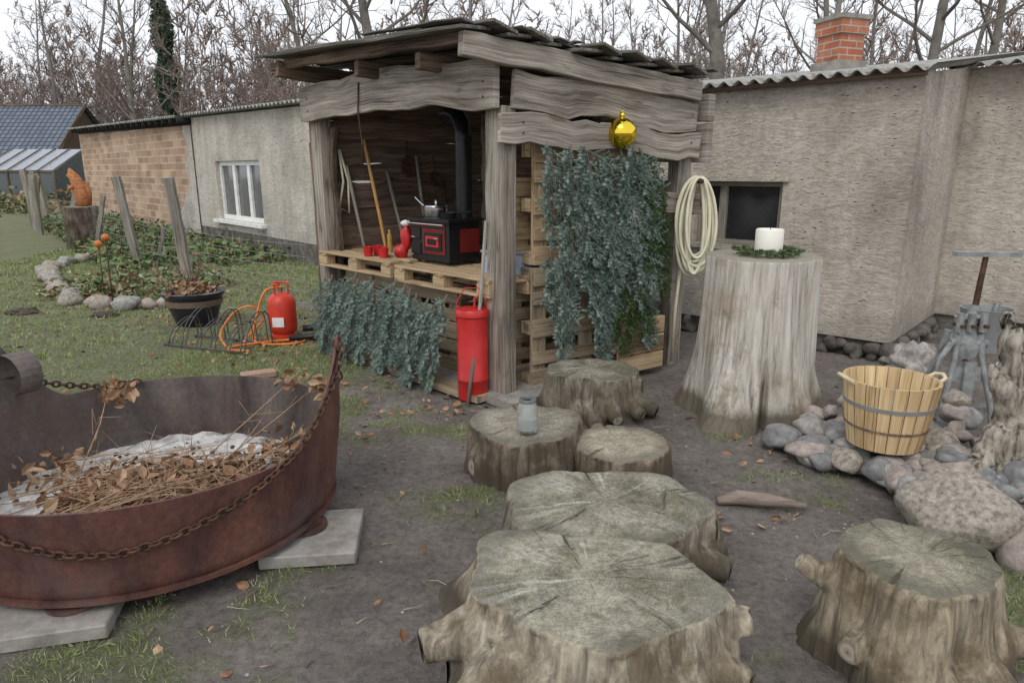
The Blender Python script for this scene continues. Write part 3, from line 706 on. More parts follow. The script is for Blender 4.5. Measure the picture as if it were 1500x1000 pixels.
stump('tree_stump',.577,4.72,.275,.34,1.1,1,[(-70,.10,.10,.045,-.03),(-45,.14,.13,.05,-.06),(-20,.12,.16,.05,-.06),(-90,.05,.1,.05,-.02),(-10,.22,.06,.05,0),(-120,.08,.05,.05,-.04)],2,(.25,.22,.17),(.36,.335,.26),.16,.07,.5,.012)
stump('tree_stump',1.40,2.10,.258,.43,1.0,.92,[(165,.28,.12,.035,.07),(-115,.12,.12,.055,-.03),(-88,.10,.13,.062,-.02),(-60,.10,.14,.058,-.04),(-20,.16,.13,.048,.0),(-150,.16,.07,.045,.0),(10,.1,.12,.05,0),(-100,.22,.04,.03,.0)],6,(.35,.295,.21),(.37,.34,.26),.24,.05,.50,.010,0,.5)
def tall():
    mb=MB();H=1.14;n=200;rows=70;cx,cy=1.74,4.74;seed=4.2
    def rf(a,z):
        q=max(0,1-z/H)
        fl=.24*q**4*(1+.8*math.sin(5*a+.6)+.4*math.sin(3*a+2))+.07*q
        f=1+fl+.035*math.sin(3*a+1)+.04*noise.noise((math.cos(a)*7,math.sin(a)*7,z*.7))+.02*noise.noise((math.cos(a)*20,math.sin(a)*20,z*1.2))+.035*noise.noise((math.cos(a)*2.5,math.sin(a)*2.5,z*1.5+seed))
        da=(a-math.radians(262)+math.pi)%(2*math.pi)-math.pi
        w=.055*q+.004
        if z<.5: f-=.26*math.exp(-(da/w)**2)*min(1,(0.5-z)*4)
        return f
    prof=[(.375,-.06)]+[(.375,H*k/rows) for k in range(rows)]+[(.372,H-.008),(.36,H),(.2,H-.004),(.002,H-.002)]
    mb.lathe(prof,(0,0,0),n,0,rf)
    m,nt,b=newmat('pale_barkless_wood',.85)
    v=coord(nt,'Object',(24,24,1.2));fs=noi(nt,v,1,9,.72,.5);vg=coord(nt,'Object',(1,1,1))
    c=ramp(nt,fs,[(.30,(.13,.105,.08)),(.42,(.40,.36,.30)),(.54,(.60,.565,.495)),(.72,(.72,.695,.63))])
    f2=noi(nt,vg,2.3,8,.68);c=mix(nt,ramp(nt,f2,[(.51,0),(.64,.6)]),c,(.36,.26,.165))
    f3=noi(nt,vg,5,8,.72);c=mix(nt,ramp(nt,f3,[(.56,0),(.68,.65)]),c,(.20,.185,.14))
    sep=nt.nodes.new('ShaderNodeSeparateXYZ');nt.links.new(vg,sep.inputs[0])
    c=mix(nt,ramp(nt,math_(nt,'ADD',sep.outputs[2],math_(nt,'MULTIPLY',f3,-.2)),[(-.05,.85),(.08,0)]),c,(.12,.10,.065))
    ln=nt.nodes.new('ShaderNodeVectorMath');ln.operation='LENGTH';vv=coord(nt,'Object',(1,1,0));nt.links.new(vv,ln.inputs[0])
    rg=math_(nt,'SINE',math_(nt,'MULTIPLY',math_(nt,'ADD',ln.outputs['Value'],math_(nt,'MULTIPLY',f2,.1)),380))
    top=mix(nt,.3,(.36,.33,.26),ramp(nt,rg,[(0,(.5,.5,.5)),(1,(1,1,1))]),'MULTIPLY')
    c=mix(nt,math_(nt,'GREATER_THAN',sep.outputs[2],H-.01),c,top)
    nt.links.new(c,b.inputs['Base Color']);bump(nt,b,fs,.9,.03)
    mb.obj('tall_tree_stump',[m],None,'auto',loc=(cx,cy,0))
tall()
mb=MB();cc=V((1.76,4.70,1.14))
mb.lathe([(.0,0),(.09,0),(.092,.01),(.092,.17),(.086,.178),(.06,.168),(0,.166)],cc,36)
mb.tube([cc+V((0,0,.16)),cc+V((.003,0,.185))],.0025,5,1);mb.obj('pillar_candle',[M['candle'],M['black']],None,'auto')
T=[];W=MB()
for i in range(14):
    a=i*.47;branch(T,W,cc+V((.10*math.cos(a),.10*math.sin(a),.015+.01*(i%3))),V((-math.sin(a)+.5*math.cos(a),math.cos(a)+.5*math.sin(a),.05)),.16,V((0,0,1)),i,.06,.1)
e=empty('fir_twig_garland');W.obj('stems',M['twig'],e,True);npmesh('needles',np.array(T).reshape(-1,3,3),3,M['needleg'],parent=e)
mb=MB();jc=V((.085,3.58,.297))
mb.lathe([(0,.002),(.052,0),(.058,.008),(.058,.135),(.05,.155),(.043,.165),(.043,.19),(.040,.19),(.040,.163),(.054,.133),(.054,.012),(0,.008)],jc,30,0)
mb.lathe([(0,.01),(.052,.012),(.053,.075),(0,.07)],jc,20,1)
mb.lathe([(.046,.168),(.047,.17),(.047,.188),(.0445,.188),(.0445,.168)],jc,30,2)
gm_,nt,b=newmat('jar_glass',.04);b.inputs['Transmission Weight'].default_value=.9;b.inputs['Base Color'].default_value=(.93,.96,.96,1);b.inputs['IOR'].default_value=1.3
mb.obj('glass_jar',[gm_,plain('jar_content',(.45,.45,.42),.8),M['galv']],None,'auto')
# ---------------------------------------------------------------- viking fire pan
fc=V((-1.76,3.12,0));FR=.88
def dP(t): return (t-.10+math.pi)%(2*math.pi)-math.pi
def dS(t): return (t%(2*math.pi))-math.radians(181)
def rimz(t):
    z=.49
    z+=.40*max(0,1-abs(dP(t))/.62)**1.9
    z+=1.0*max(0,1-abs(dS(t))/.64)**1.6
    return z
def frad(t,q):
    r=FR*(.955+.045*min(q,1.1))+.012*max(0,1-abs(dP(t))/.35)**1.5*(1+q)+.06*max(0,1-abs(dS(t))/.5)**1.4*q
    return r
n=200;rows=14;mb=MB();th=.012
for sgn,mi in ((1,0),(-1,1)):
    b0=len(mb.v)
    for j in range(rows+1):
        q=j/rows
        for k in range(n):
            t=2*math.pi*k/n;z0=.10;z=z0+(rimz(t)-z0)*q
            rr=frad(t,min(1.6,(z-z0)/.39))-(0 if sgn>0 else th)
            if j==0 : rr-=.02
            mb.v.append((fc.x+rr*math.cos(t),fc.y+rr*math.sin(t),z))
    for j in range(rows):
        for k in range(n):
            k2=(k+1)%n;f=(b0+j*n+k,b0+j*n+k2,b0+(j+1)*n+k2,b0+(j+1)*n+k)
            mb.face(f if sgn>0 else f[::-1],[(0,0)]*4,mi)
    if sgn>0: top0=b0+rows*n
    else: top1=b0+rows*n
for k in range(n):
    k2=(k+1)%n;mb.face((top0+k,top0+k2,top1+k2,top1+k),[(0,0)]*4,0)
mb.lathe([(0.001,.098),(FR*.80,.085),(FR*.93,.098),(FR*.965,.105)],fc,n,0)
mb.lathe([(0.001,.14),(FR*.9,.12),(FR*.94,.13)],fc,n,1)
mb.lathe([(FR*.962,.094),(FR*.972,.094),(FR*.972,.112),(FR*.962,.112)],fc,n,0)
tp=fc+V((math.cos(.1),math.sin(.1),0))*(FR+.04)
pts=[tp+V((0,.035*math.cos(a),.89+.035*math.sin(a))) for a in [i*6.283/16 for i in range(17)]];mb.tube(pts,.008,8,cap=False)
fp=empty('viking_ship_fire_pan');mb.obj('steel_pan',[M['rust'],M['rustin']],fp,'auto')
mb=MB();sn=14
for wi in range(4):
    def sc(k,w_):
        th_=math.radians(160+30*w_);R0=.10
        an=-.3+5.0*k/16
        cen=frad(th_,1.3)-R0-.015
        return fc+V((math.cos(th_)*(cen+R0*math.cos(an)),math.sin(th_)*(cen+R0*math.cos(an)),.70+R0*1.1*math.sin(an)))
    for k in range(16): mb.quad(sc(k,wi/sn),sc(k,(wi+1)/sn),sc(k+1,(wi+1)/sn),sc(k+1,wi/sn))
mb.obj('stern_scroll',M['rustin'],fp,True)
mb=MB()
for (x,y) in ((-.98,2.94),(-1.72,2.36),(-2.3,3.7)):
    mb.lathe([(0,.062),(.10,.062),(.10,.075),(.07,.078),(.07,.092),(.045,.095),(.045,.12),(0,.12)],(x,y,0),28)
mb.obj('feet',M['rust'],fp,'auto')
def chain(mb,pts,ll=.048):
    P=[V(p) for p in pts];out=[];D=[0]
    for i in range(1,len(P)): D.append(D[-1]+(P[i]-P[i-1]).length)
    k=int(D[-1]/(ll*.74))
    for i in range(k+1):
        s=D[-1]*i/k;j=max(0,min(len(P)-2,next((t-1 for t in range(1,len(D)) if D[t]>=s-1e-9),len(P)-2)))
        f=(s-D[j])/max(1e-9,D[j+1]-D[j]);out.append((P[j].lerp(P[j+1],f),(P[j+1]-P[j]).normalized()))
    for i,(p,d) in enumerate(out):
        x=d.orthogonal().normalized();w=V((0,0,1));w=(w-d*w.dot(d)); w=w.normalized() if w.length>.1 else x
        s=w if i%2 else d.cross(w).normalized()
        loop=[p+d*(ll*.5*math.cos(a)*(1 if abs(math.cos(a))<.8 else .96))+s*(ll*.30*math.sin(a)) for a in [2*math.pi*q/12 for q in range(13)]]
        mb.tube(loop,.0058,6,cap=False)
cp=[(6,.86),(2,.78),(-5,.70),(-14,.60),(-24,.515),(-36,.435),(-48,.375),(-60,.33),(-72,.305),(-84,.33),(-95,.385),(-105,.45),(-116,.52),(-130,.55)]
pts=[]
for i in range(len(cp)-1):
    for k in range(6):
        f=k/6;an=math.radians(cp[i][0]*(1-f)+cp[i+1][0]*f);z=cp[i][1]*(1-f)+cp[i+1][1]*f
        rr=frad(an,(z-.1)/.39)+.016;pts.append(fc+V((rr*math.cos(an),rr*math.sin(an),z)))
mb=MB();chain(mb,pts)
pts=[]
for i in range(24):
    q=i/23;an=math.radians(162-40*q);z=.66-.20*math.sin(q*math.pi/2)+.02*q;rr=FR-.03+(.05 if z>.5 else 0);pts.append(fc+V((rr*math.cos(an),rr*math.sin(an),max(z,rimz(an)+.01 if q>.35 else z))))
chain(mb,pts)
pts=[tp+V((-.02+.012*math.sin(i),.02*math.cos(i*.8),.88-.02*i)) for i in range(12)];chain(mb,pts)
mb.obj('chain',M['iron'],fp,True)
mb=MB();nr=30;na=80
for j in range(nr+1):
    for k in range(na):
        t=6.2832*k/na;r=FR*.90*j/nr;x=fc.x+r*math.cos(t);y=fc.y+r*math.sin(t)
        z=.14+.04*(1-(j/nr)**2)+.03*noise.noise((x*3,y*3,0))+.025*noise.noise((x*11,y*11,4))+.010*noise.noise((x*30,y*30,4))
        mb.v.append((x,y,z))
for j in range(nr):
    for k in range(na):
        k2=(k+1)%na;mb.face((j*na+k,(j+1)*na+k,(j+1)*na+k2,j*na+k2),[(0,0)]*4)
mb.obj('ash_bed',M['ash'],fp,True)
mb=MB()
for i in range(60):
    a=R()*6.28;r=math.sqrt(R())*.7;s=U(.004,.014);mb.ell(fc+V((r*math.cos(a),r*math.sin(a),.19)),(s,s*1.3,s*.7),0,.4,2,7,5)
mb.obj('charcoal',M['iron'],fp)
mb=MB();P=[]
for i in range(95):
    a=random.gauss(.25,.5);c=V((U(-2.0,-1.35),U(2.75,3.3),.22+.07*R()));d=V((math.cos(a),math.sin(a),U(-.05,.22)));l=U(.15,.45)
    pts=[c-d*l,c-d*l*.3+V((0,U(-.02,.02),.015)),c+d*l*.4+V((0,U(-.03,.03),.01)),c+d*l];r0=U(.002,.0045)
    mb.tube(pts,[r0,r0*.9,r0*.6,r0*.3],5)
    for _ in range(3):
        s=pts[random.choice([1,2])];e=s+V((random.gauss(0,.1),random.gauss(0,.1),U(0,.12)));mb.tube([s,(s+e)/2+V((0,0,.01)),e],[r0*.5,r0*.4,r0*.2],4)
for (p,e) in (((-1.5,3.2,.25),(-1.05,3.55,.58)),((-1.6,3.3,.25),(-1.2,3.75,.6)),((-1.4,3.0,.25),(-1.0,3.3,.45)),((-2.2,3.2,.2),(-2.25,3.65,.55)),((-1.5,3.3,.22),(-1.35,3.6,.42))):
    p=V(p);e=V(e);m1=(p+e)/2+V((.03,0,.02));mb.tube([p,m1,e],[.004,.003,.0015],5)
    for k in range(5):
        f=U(.4,1);s=p.lerp(e,f);ee=s+V((random.gauss(0,.08),random.gauss(0,.05),U(-.03,.1)));mb.tube([s,(s+ee)/2,ee],[.002,.0015,.001],4)
mb.obj('dry_twigs',M['leafB'],fp,True)
for i in range(900):
    q=R();P.append((-2.05+.75*q+random.gauss(0,.08),2.90+.28*q+random.gauss(0,.08),.22+abs(random.gauss(0,.035))))
for c,nn_,s in (((-2.2,3.62,.52),50,.045),((-1.0,3.5,.58),25,.035),((-1.25,3.72,.55),20,.04),((-2.35,3.2,.2),50,.09),((-1.25,3.45,.22),90,.08)):
    for _ in range(nn_): P.append((random.gauss(c[0],s),random.gauss(c[1],s),max(.2,random.gauss(c[2],s*.7))))
L=leafgeo(P,.06,1.0,1.3);npmesh('dry_leaves',L,4,[M['leafA'],M['leafB']],(np.random.rand(len(L))<.5).astype(int),parent=fp)
for (x,y,a,sx,sy) in ((-.93,2.90,.12,.42,.42),(-1.80,2.32,.25,.5,.34),(-2.3,3.75,.1,.4,.4)):
    mb=MB();mb.box((x,y,.028),(sx,sy,.06),a);mb.obj('paving_slab',M['conc'],bevel=.006)
mb=MB();mb.box((-2.15,5.55,.03),(.28,.12,.05),.5);mb.obj('paving_brick',plain('brick_piece',(.38,.25,.18),.9),bevel=.006)
# ---------------------------------------------------------------- stones
SM=[noisy('stone_grey',[(.15,.145,.135),(.28,.27,.25),(.40,.385,.365)],18,.9,0,.5,.010),noisy('stone_brownish',[(.18,.15,.13),(.33,.28,.25),(.45,.395,.36)],20,.9,0,.5,.010),
    noisy('stone_dark',[(.11,.11,.11),(.20,.20,.195),(.30,.295,.29)],16,.9,0,.5,.010),noisy('granite_speckled',[(.12,.105,.085),(.34,.30,.25),(.50,.46,.40)],34,.9,0,.8,.014)]
mb=MB()
path=[(1.66,4.12),(1.74,3.92),(1.80,3.75),(1.95,3.62),(2.03,3.45),(2.06,3.25),(2.15,3.1),(2.28,2.95),(2.28,2.75)]
def rock(x,y,z,s,mi=None):
    mb.rock((x,y,z),(s*U(.95,1.45),s*U(.8,1.1),s*U(.6,.9)),random.choice([0,1,2,0,2,1,3]) if mi is None else mi,rz=U(0,3))
for i in range(190):
    q=R()*(len(path)-1);j=int(q);f=q-j;x=path[j][0]*(1-f)+path[j+1][0]*f;y=path[j][1]*(1-f)+path[j+1][1]*f
    off=abs(random.gauss(0,.35));x+=off*.9+U(-.03,.05);y+=off*.45;s=U(.03,.09)
    rock(x,y,min(.24,.03+off*.35)*U(.5,1)+s*.35,s)
for (x,y,z,s,mi) in ((1.70,4.02,.07,.10,2),(1.78,3.80,.07,.09,1),(1.93,3.66,.08,.085,3),(2.05,3.52,.09,.09,2),(2.11,3.28,.10,.09,0),(2.44,3.72,.16,.12,3),(2.52,3.45,.15,.09,0),(2.02,3.98,.13,.11,2),(1.86,4.0,.15,.09,0),
    (2.35,3.35,.12,.11,1),(2.30,4.0,.12,.11,0),(2.6,4.0,.1,.11,2),(2.42,3.1,.13,.09,2),(2.5,2.9,.2,.09,0)): rock(x,y,z,s,mi)
mb.rock((2.10,2.92,.13),(.25,.17,.18),3,38,26,-.35,16,11)
mb.rock((2.30,2.70,.06),(.12,.12,.14),1)
mb.obj('stone_pile',SM,None,True)
mb=MB();mb.ell((3.30,5.45,.13),(.20,.15,.18),0,.6,2.6,30,20);mb.obj('white_boulder',noisy('white_rock',[(.16,.14,.12),(.42,.39,.36),(.6,.58,.55)],9,.9,0,.8,.03),None,True)
mb=MB();pp=[(-4.3,8.7),(-4.7,8.65),(-5.27,8.64),(-5.8,8.9),(-6.2,9.4),(-6.9,10.2),(-7.6,11.1),(-8.1,11.8),(-8.4,12.9),(-8.3,13.8)]
for i in range(len(pp)-1):
    L0=(V(pp[i])-V(pp[i+1])).length;k=max(2,int(L0/.26))
    for j in range(k):
        f=j/k;x=pp[i][0]*(1-f)+pp[i+1][0]*f+U(-.05,.05);y=pp[i][1]*(1-f)+pp[i+1][1]*f+U(-.05,.05);s=U(.09,.17);mb.rock((x,y,s*.35),(s*1.2,s,s*.75),random.choice([0,1,3,3]),14,10,U(0,3))
mb.obj('stone_bed_border',SM,None,True)
P=[]
for _ in range(1500):
    a=R()*6.28;r=math.sqrt(R());x=-5.6+1.3*r*math.cos(a);y=10.2+1.3*r*math.sin(a);P.append((x,y,.03+abs(random.gauss(0,.07))))
for _ in range(700): P.append((random.gauss(-5.55,.18),random.gauss(9.25,.14),.03+abs(random.gauss(0,.12))))
L=leafgeo(P,.09,.8);npmesh('flower_bed_plants',L,4,[M['ivy'],M['leafA'],M['grassd']],np.random.choice([0,1,2],len(L),p=[.5,.2,.3]))
mb=MB()
for (x,y,s) in ((-7.2,8.6,.28),(-6.1,8.35,.2),(-8.6,10.5,.25),(-5.0,8.2,.15)): mb.ell((x,y,-.02),(s,s*.8,s*.3),0,.5,4,22,14)
mb.obj('molehills',noisy('dark_soil',[(.05,.038,.03),(.13,.10,.08)],12,.95,0,.9,.03),None,True)
# ---------------------------------------------------------------- wooden tub
tc=V((2.16,3.72,.17));K_=.95
mb=MB();ns=22
for k in range(ns):
    a0=2*math.pi*k/ns+.01;a1=2*math.pi*(k+1)/ns-.01;ou=U(0,40);ov=U(0,40)
    pr=[(.205*K_,0),(.232*K_,.14),(.25*K_,.27),(.266*K_,.39)]
    for i in range(3):
        (r0,z0),(r1,z1)=pr[i],pr[i+1]
        for sg,dr in ((1,0),(-1,-.018)):
            p=[tc+V(((r0+dr)*math.cos(a0),(r0+dr)*math.sin(a0),z0)),tc+V(((r0+dr)*math.cos(a1),(r0+dr)*math.sin(a1),z0)),tc+V(((r1+dr)*math.cos(a1),(r1+dr)*math.sin(a1),z1)),tc+V(((r1+dr)*math.cos(a0),(r1+dr)*math.sin(a0),z1))]
            uvs=[(ou+z0,ov),(ou+z0,ov+.07),(ou+z1,ov+.07),(ou+z1,ov)]
            if sg>0: mb.quad(*p,0,uvs)
            else: mb.quad(p[1],p[0],p[3],p[2],0,uvs)
    r1=.266*K_;mb.quad(tc+V((r1*math.cos(a0),r1*math.sin(a0),.39)),tc+V((r1*math.cos(a1),r1*math.sin(a1),.39)),tc+V(((r1-.018)*math.cos(a1),(r1-.018)*math.sin(a1),.39)),tc+V(((r1-.018)*math.cos(a0),(r1-.018)*math.sin(a0),.39)),0)
mb.lathe([(0.001,.02),(.19,.02)],tc,22,0)
def hoop(z0,z1,r0,r1): mb.lathe([(r0-.012,z0),(r0+.003,z0),(r1+.003,z1),(r1-.012,z1)],tc,44,1)
hoop(.245,.268,.246*K_,.2505*K_)
mb.lathe([(.225*K_,.115),(.2315*K_,.117),(.2335*K_,.13),(.225*K_,.132)],tc,44,2)
for sg in(1,-1):
    c=tc+V((sg*.247,0,.35));mb.tube([c+V((-.02*sg,.06,.02)),c+V((.03*sg,.05,.05)),c+V((.045*sg,0,.06)),c+V((.03*sg,-.05,.05)),c+V((-.02*sg,-.06,.02))],.011,8,3)
mb.obj('wooden_tub',[M['tub'],M['galv'],M['plankB'],plain('rope_handle',(.62,.52,.35),.9)],None,'auto')
# ---------------------------------------------------------------- antique separator
pc=V((2.96,4.35,0));mb=MB()
for sx,sy in((-1,-1),(1,-1),(-1,1),(1,1)):
    mb.tube([pc+V((sx*.19,sy*.17,0)),pc+V((sx*.15,sy*.13,.25)),pc+V((sx*.09,sy*.08,.50)),pc+V((sx*.07,sy*.05,.68))],[.024,.018,.018,.026],10)
    mb.ell(pc+V((sx*.195,sy*.175,.015)),(.05,.04,.02))
mb.plank(pc+V((-.15,-.1,.17)),pc+V((.15,-.1,.17)),UP,.05,.02);mb.plank(pc+V((-.11,-.08,.42)),pc+V((.11,-.08,.42)),UP,.09,.025)
mb.lathe([(.0,.50),(.09,.52),(.10,.58),(.08,.66),(.06,.72),(.07,.78),(.0,.80)],pc,24)
mb.tube([pc+V((-.12,-.05,.62)),pc+V((.12,-.05,.62))],.03,12);mb.tube([pc+V((-.12,-.07,.62)),pc+V((-.20,-.10,.52)),pc+V((-.21,-.1,.35))],[.02,.015,.012],8)
mb.tube([pc+V((-.13,0,.28)),pc+V((.13,0,.28))],.015,8);mb.plank(pc+V((0,-.12,.0)),pc+V((0,-.1,.5)),(1,0,0),.07,.03,0,0)
mb.lathe([(.115,.55),(.15,.82),(.156,.83),(.144,.83),(.11,.56)],pc+V((.16,.05,-.0)),28,2)
mb.tube([pc+V((.04,0,.74)),pc+V((.05,0,1.0)),pc+V((.06,0,1.18))],[.02,.018,.016],10,1)
mb.tube([pc+V((.04,0,.76)),pc+V((.045,0,.86))],[.045,.03],10,0)
mb.plank(pc+V((-.14,0,1.19)),pc+V((.27,0,1.185)),UP,.028,.06,0,0)
mb.tube([pc+V((-.10,-.06,.78)),pc+V((.12,-.06,.80)),pc+V((.14,-.06,.88))],[.015,.018,.02],8,0)
for x in (-.09,-.02,.06): mb.tube([pc+V((x,-.08,.70)),pc+V((x,-.08,.82))],.022,8,0); mb.tube([pc+V((x,-.13,.74)),pc+V((x,-.02,.74))],.012,8,1)
mb.obj('antique_cream_separator',[M['greypaint'],M['iron'],M['galv'],M['galv']],None,'auto')
# ---------------------------------------------------------------- driftwood root
mb=MB();d0=V((2.66,3.44,0))
mb.tube([d0+V((.12,.05,.0)),d0+V((.04,0,.25)),d0+V((.06,.02,.5)),d0+V((-.02,.04,.75)),d0+V((-.08,.05,.98))],[.20,.12,.10,.055,.02],14)
mb.tube([d0+V((-.28,-.14,.16)),d0+V((-.14,-.06,.22)),d0+V((.04,0,.36)),d0+V((.2,.05,.55)),d0+V((.35,.05,.58))],[.03,.06,.12,.08,.05],12)
mb.tube([d0+V((.02,0,.45)),d0+V((-.10,-.02,.62)),d0+V((-.14,0,.72))],[.09,.04,.015],10)
mb.tube([d0+V((.0,0,.62)),d0+V((-.06,-.03,.84)),d0+V((-.03,0,.92))],[.05,.03,.012],8)
mb.tube([d0+V((.05,0,.55)),d0+V((.18,0,.72)),d0+V((.3,.02,.68))],[.07,.05,.03],10)
mb.tube([d0+V((.0,-.0,.2)),d0+V((-.05,-.2,.10)),d0+V((-.06,-.3,.05))],[.12,.07,.05],10)
mb.tube([d0+V((.1,0,.2)),d0+V((.2,-.15,.08)),d0+V((.3,-.25,.0))],[.12,.08,.05],10)
dm=noisy('driftwood',[(.10,.08,.06),(.38,.335,.27),(.58,.53,.45)],1,.9,0,1,.04,kind='Object',st=(26,26,5),bscale=1,lo=.35,hi=.62)
o=mb.obj('driftwood_root',[dm]);fuse(o,.012)
for v in o.data.vertices:
    p=v.co;v.co=p+v.normal*(.045*noise.noise(V((p.x*16+p.z*5,p.y*16,p.z*4)))+.03*noise.noise(p*9)+.015*noise.noise(V((p.x*40,p.y*40,p.z*9))))
mb=MB();mb.tube([(1.08,3.28,.02),(1.2,3.30,.03),(1.34,3.26,.035),(1.52,3.22,.02)],[.02,.04,.035,.015],10);mb.obj('short_log',noisy('pale_log',[(.2,.15,.12),(.4,.33,.28)],1,.9,0,.8,.02,st=(4,25,25)),None,True)
# ---------------------------------------------------------------- garden items on the left
pc=V((-3.6,7.62,0));mb=MB()
mb.lathe([(0,0),(.19,0),(.21,.02),(.27,.2),(.305,.33),(.33,.35),(.335,.385),(.30,.39),(.28,.34),(0,.32)],pc,36)
mb.lathe([(.283,.235),(.295,.24),(.31,.30),(.30,.305)],pc,36,1)
mb.obj('plant_pot',[M['pot'],plain('pot_pattern',(.18,.13,.10),.5)],None,'auto')
P=[(random.gauss(-3.6,.12),random.gauss(7.62,.1),.38+abs(random.gauss(0,.05))) for _ in range(180)]
mb=MB()
for i in range(9): 
    e=pc+V((random.gauss(0,.12),random.gauss(0,.08),U(.6,1.0)));mb.tube([pc+V((U(-.1,.1),0,.33)),(pc+V((0,0,.33))+e)/2,e],[.006,.005,.003],5)
e=empty('potted_plant');mb.obj('stems',M['twig'],e,True);L=leafgeo(P,.08,.9);npmesh('leaves',L,4,[M['leafB'],M['leafA']],(np.random.rand(len(L))<.5).astype(int),parent=e)
gc=V((-2.42,7.05,0));mb=MB()
mb.lathe([(.0,.0),(.13,.0),(.13,.03),(.11,.04),(.14,.07),(.145,.12),(.145,.36),(.13,.42),(.08,.46),(.04,.475),(.0,.48)],gc,32,0)
mb.tube([gc+V((0,0,.46)),gc+V((0,0,.54))],.022,10,1)
for a in range(3):
    a0=a*2.09;mb.tube([gc+V((.075*math.cos(a0),.075*math.sin(a0),.44)),gc+V((.08*math.cos(a0),.08*math.sin(a0),.56))],.010,6)
mb.tube([gc+V((.08*math.cos(t),.08*math.sin(t),.565)) for t in [i*.4 for i in range(13)]],.011,6)
mb.plank(gc+V((-.06,-.147,.18)),gc+V((.06,-.147,.18)),UP,.1,.004,0,2)
mb.obj('gas_bottle',[M['redorange'],M['steel'],M['white']],None,'auto')
mb=MB();pts=[gc+V((.03,-.02,.53)),gc+V((-.12,-.12,.5)),gc+V((-.2,-.2,.25)),gc+V((-.22,-.28,.04)),gc+V((-.05,-.42,.02)),gc+V((.22,-.4,.02)),gc+V((.3,-.25,.02)),gc+V((.1,-.3,.03)),gc+V((-.25,-.5,.03)),gc+V((-.35,-.62,.02)),gc+V((-.1,-.7,.02))]
def smoothpts(P,k=6):
    out=[]
    for i in range(len(P)-1):
        p0=P[max(0,i-1)];p1=P[i];p2=P[i+1];p3=P[min(len(P)-1,i+2)]
        for j in range(k):
            t=j/k;out.append(.5*((2*p1)+(p2-p0)*t+(2*p0-5*p1+4*p2-p3)*t*t+(3*p1-p0-3*p2+p3)*t**3))
    out.append(P[-1]);return out
mb.tube(smoothpts(pts),.012,8)
mb.tube(smoothpts([gc+V((-.35,-.62,.03)),gc+V((-.5,-.4,.12)),gc+V((-.42,-.2,.3)),gc+V((-.25,-.15,.35)),gc+V((-.18,-.1,.2)),gc+V((-.3,-.3,.04))]),.010,8)
mb.obj('gas_hose',M['orange'],None,True)
mb=MB();mb.tube([gc+V((.25,-.15,.12)),gc+V((.62,-.05,.12))],.035,12);mb.tube([gc+V((.15,-.3,.05)),gc+V((.7,-.12,.06))],.03,12);mb.obj('gas_burner',M['black'],None,True)
mb=MB();rc=V((-2.95,6.65,.02));dx=V((.95,-.35,0)).normalized();dy=V((.35,.95,0)).normalized()
for o_ in (-.2,.2): mb.tube([rc-dx*.5+dy*o_,rc+dx*.5+dy*o_],.010,8)
for i in range(6):
    c=rc+dx*(-.45+.18*i);hh=.33 if i%2 else .22
    for k in(0,.05):
        mb.tube(smoothpts([c+dx*k+dy*.2,c+dx*k+dy*.17+V((0,0,hh*.9)),c+dx*k+dy*.05+V((0,0,hh)),c+dx*k-dy*.12+V((0,0,hh*.6)),c+dx*k-dy*.2],4),.006,6)
mb.obj('wire_rack',noisy('dull_galvanised',[(.06,.06,.06),(.14,.14,.14)],9,.6,.4,.1,.002),None,True)
oc=V((-9.75,15.7,0))
stump('pedestal_stump',oc.x,oc.y,.36,.95,1,1,[],9,(.15,.12,.095),(.3,.27,.2),.08,.05,.6,.03)
mb=MB();c=oc+V((0,0,.92))
mb.tube([c+V((.06,0,0)),c+V((.08,0,.2)),c+V((.05,0,.42)),c+V((-.02,0,.60)),c+V((-.09,0,.72)),c+V((-.13,0,.84))],[.13,.15,.14,.12,.09,.02],12)
mb.tube([c+V((.16,.05,0)),c+V((.20,.05,.3)),c+V((.14,.05,.5)),c+V((.08,.05,.55))],[.06,.07,.06,.03],10)
mb.tube([c+V((-.02,-.1,.45)),c+V((-.12,-.12,.40)),c+V((-.15,-.1,.3))],[.06,.04,.03],8)
mb.ell(c+V((-.13,-.02,.68)),(.07,.05,.05),0,.2)
mb.obj('carved_wooden_figure',[M['owl'],M['plankB']],None,True)
for (x,y,h,lx) in ((-5.05,8.5,.85,0),(-5.45,9.0,.72,0)):
    mb=MB();mb.tube([(x,y,0),(x+.02,y,h)],.009,6,1);mb.ell((x+.02,y,h+.05),(.05,.05,.05),0,0,2,18,12)
    mb.obj('garden_ball_ornament',[plain('amber_glaze',(.45,.13,.02),.15),M['iron']],None,True)
for (x,y,h,lx,ly,w) in ((-5.16,10.8,1.6,-.12,0,.14),(-6.78,12.4,1.6,-.22,0,.13),(-11.4,17.6,1.35,.45,0,.13),(-13.0,19.0,1.5,0,0,.12),(-15.2,22,1.75,-.1,0,.15),(-16.6,24,1.5,.4,0,.14),(-8.9,14.6,1.2,.35,0,.08),(-17.5,26,1.6,-.1,0,.2),(-19.3,28,1.7,.2,0,.2),(-6.3,12.0,.75,.25,0,.06),(-14.1,20.5,1.6,.1,0,.2)):
    mb=MB();mb.plank((x,y,-.05),(x+lx,y+ly,h),(1,0,0),w,w*.7,.02,0);mb.obj('fence_post',M['post'])
mb=MB();ps=[V((-2.6,8.6,0)),V((-5.2,10.85,0)),V((-6.85,12.45,0)),V((-11.2,17.65,0)),V((-15.2,22.05,0))]
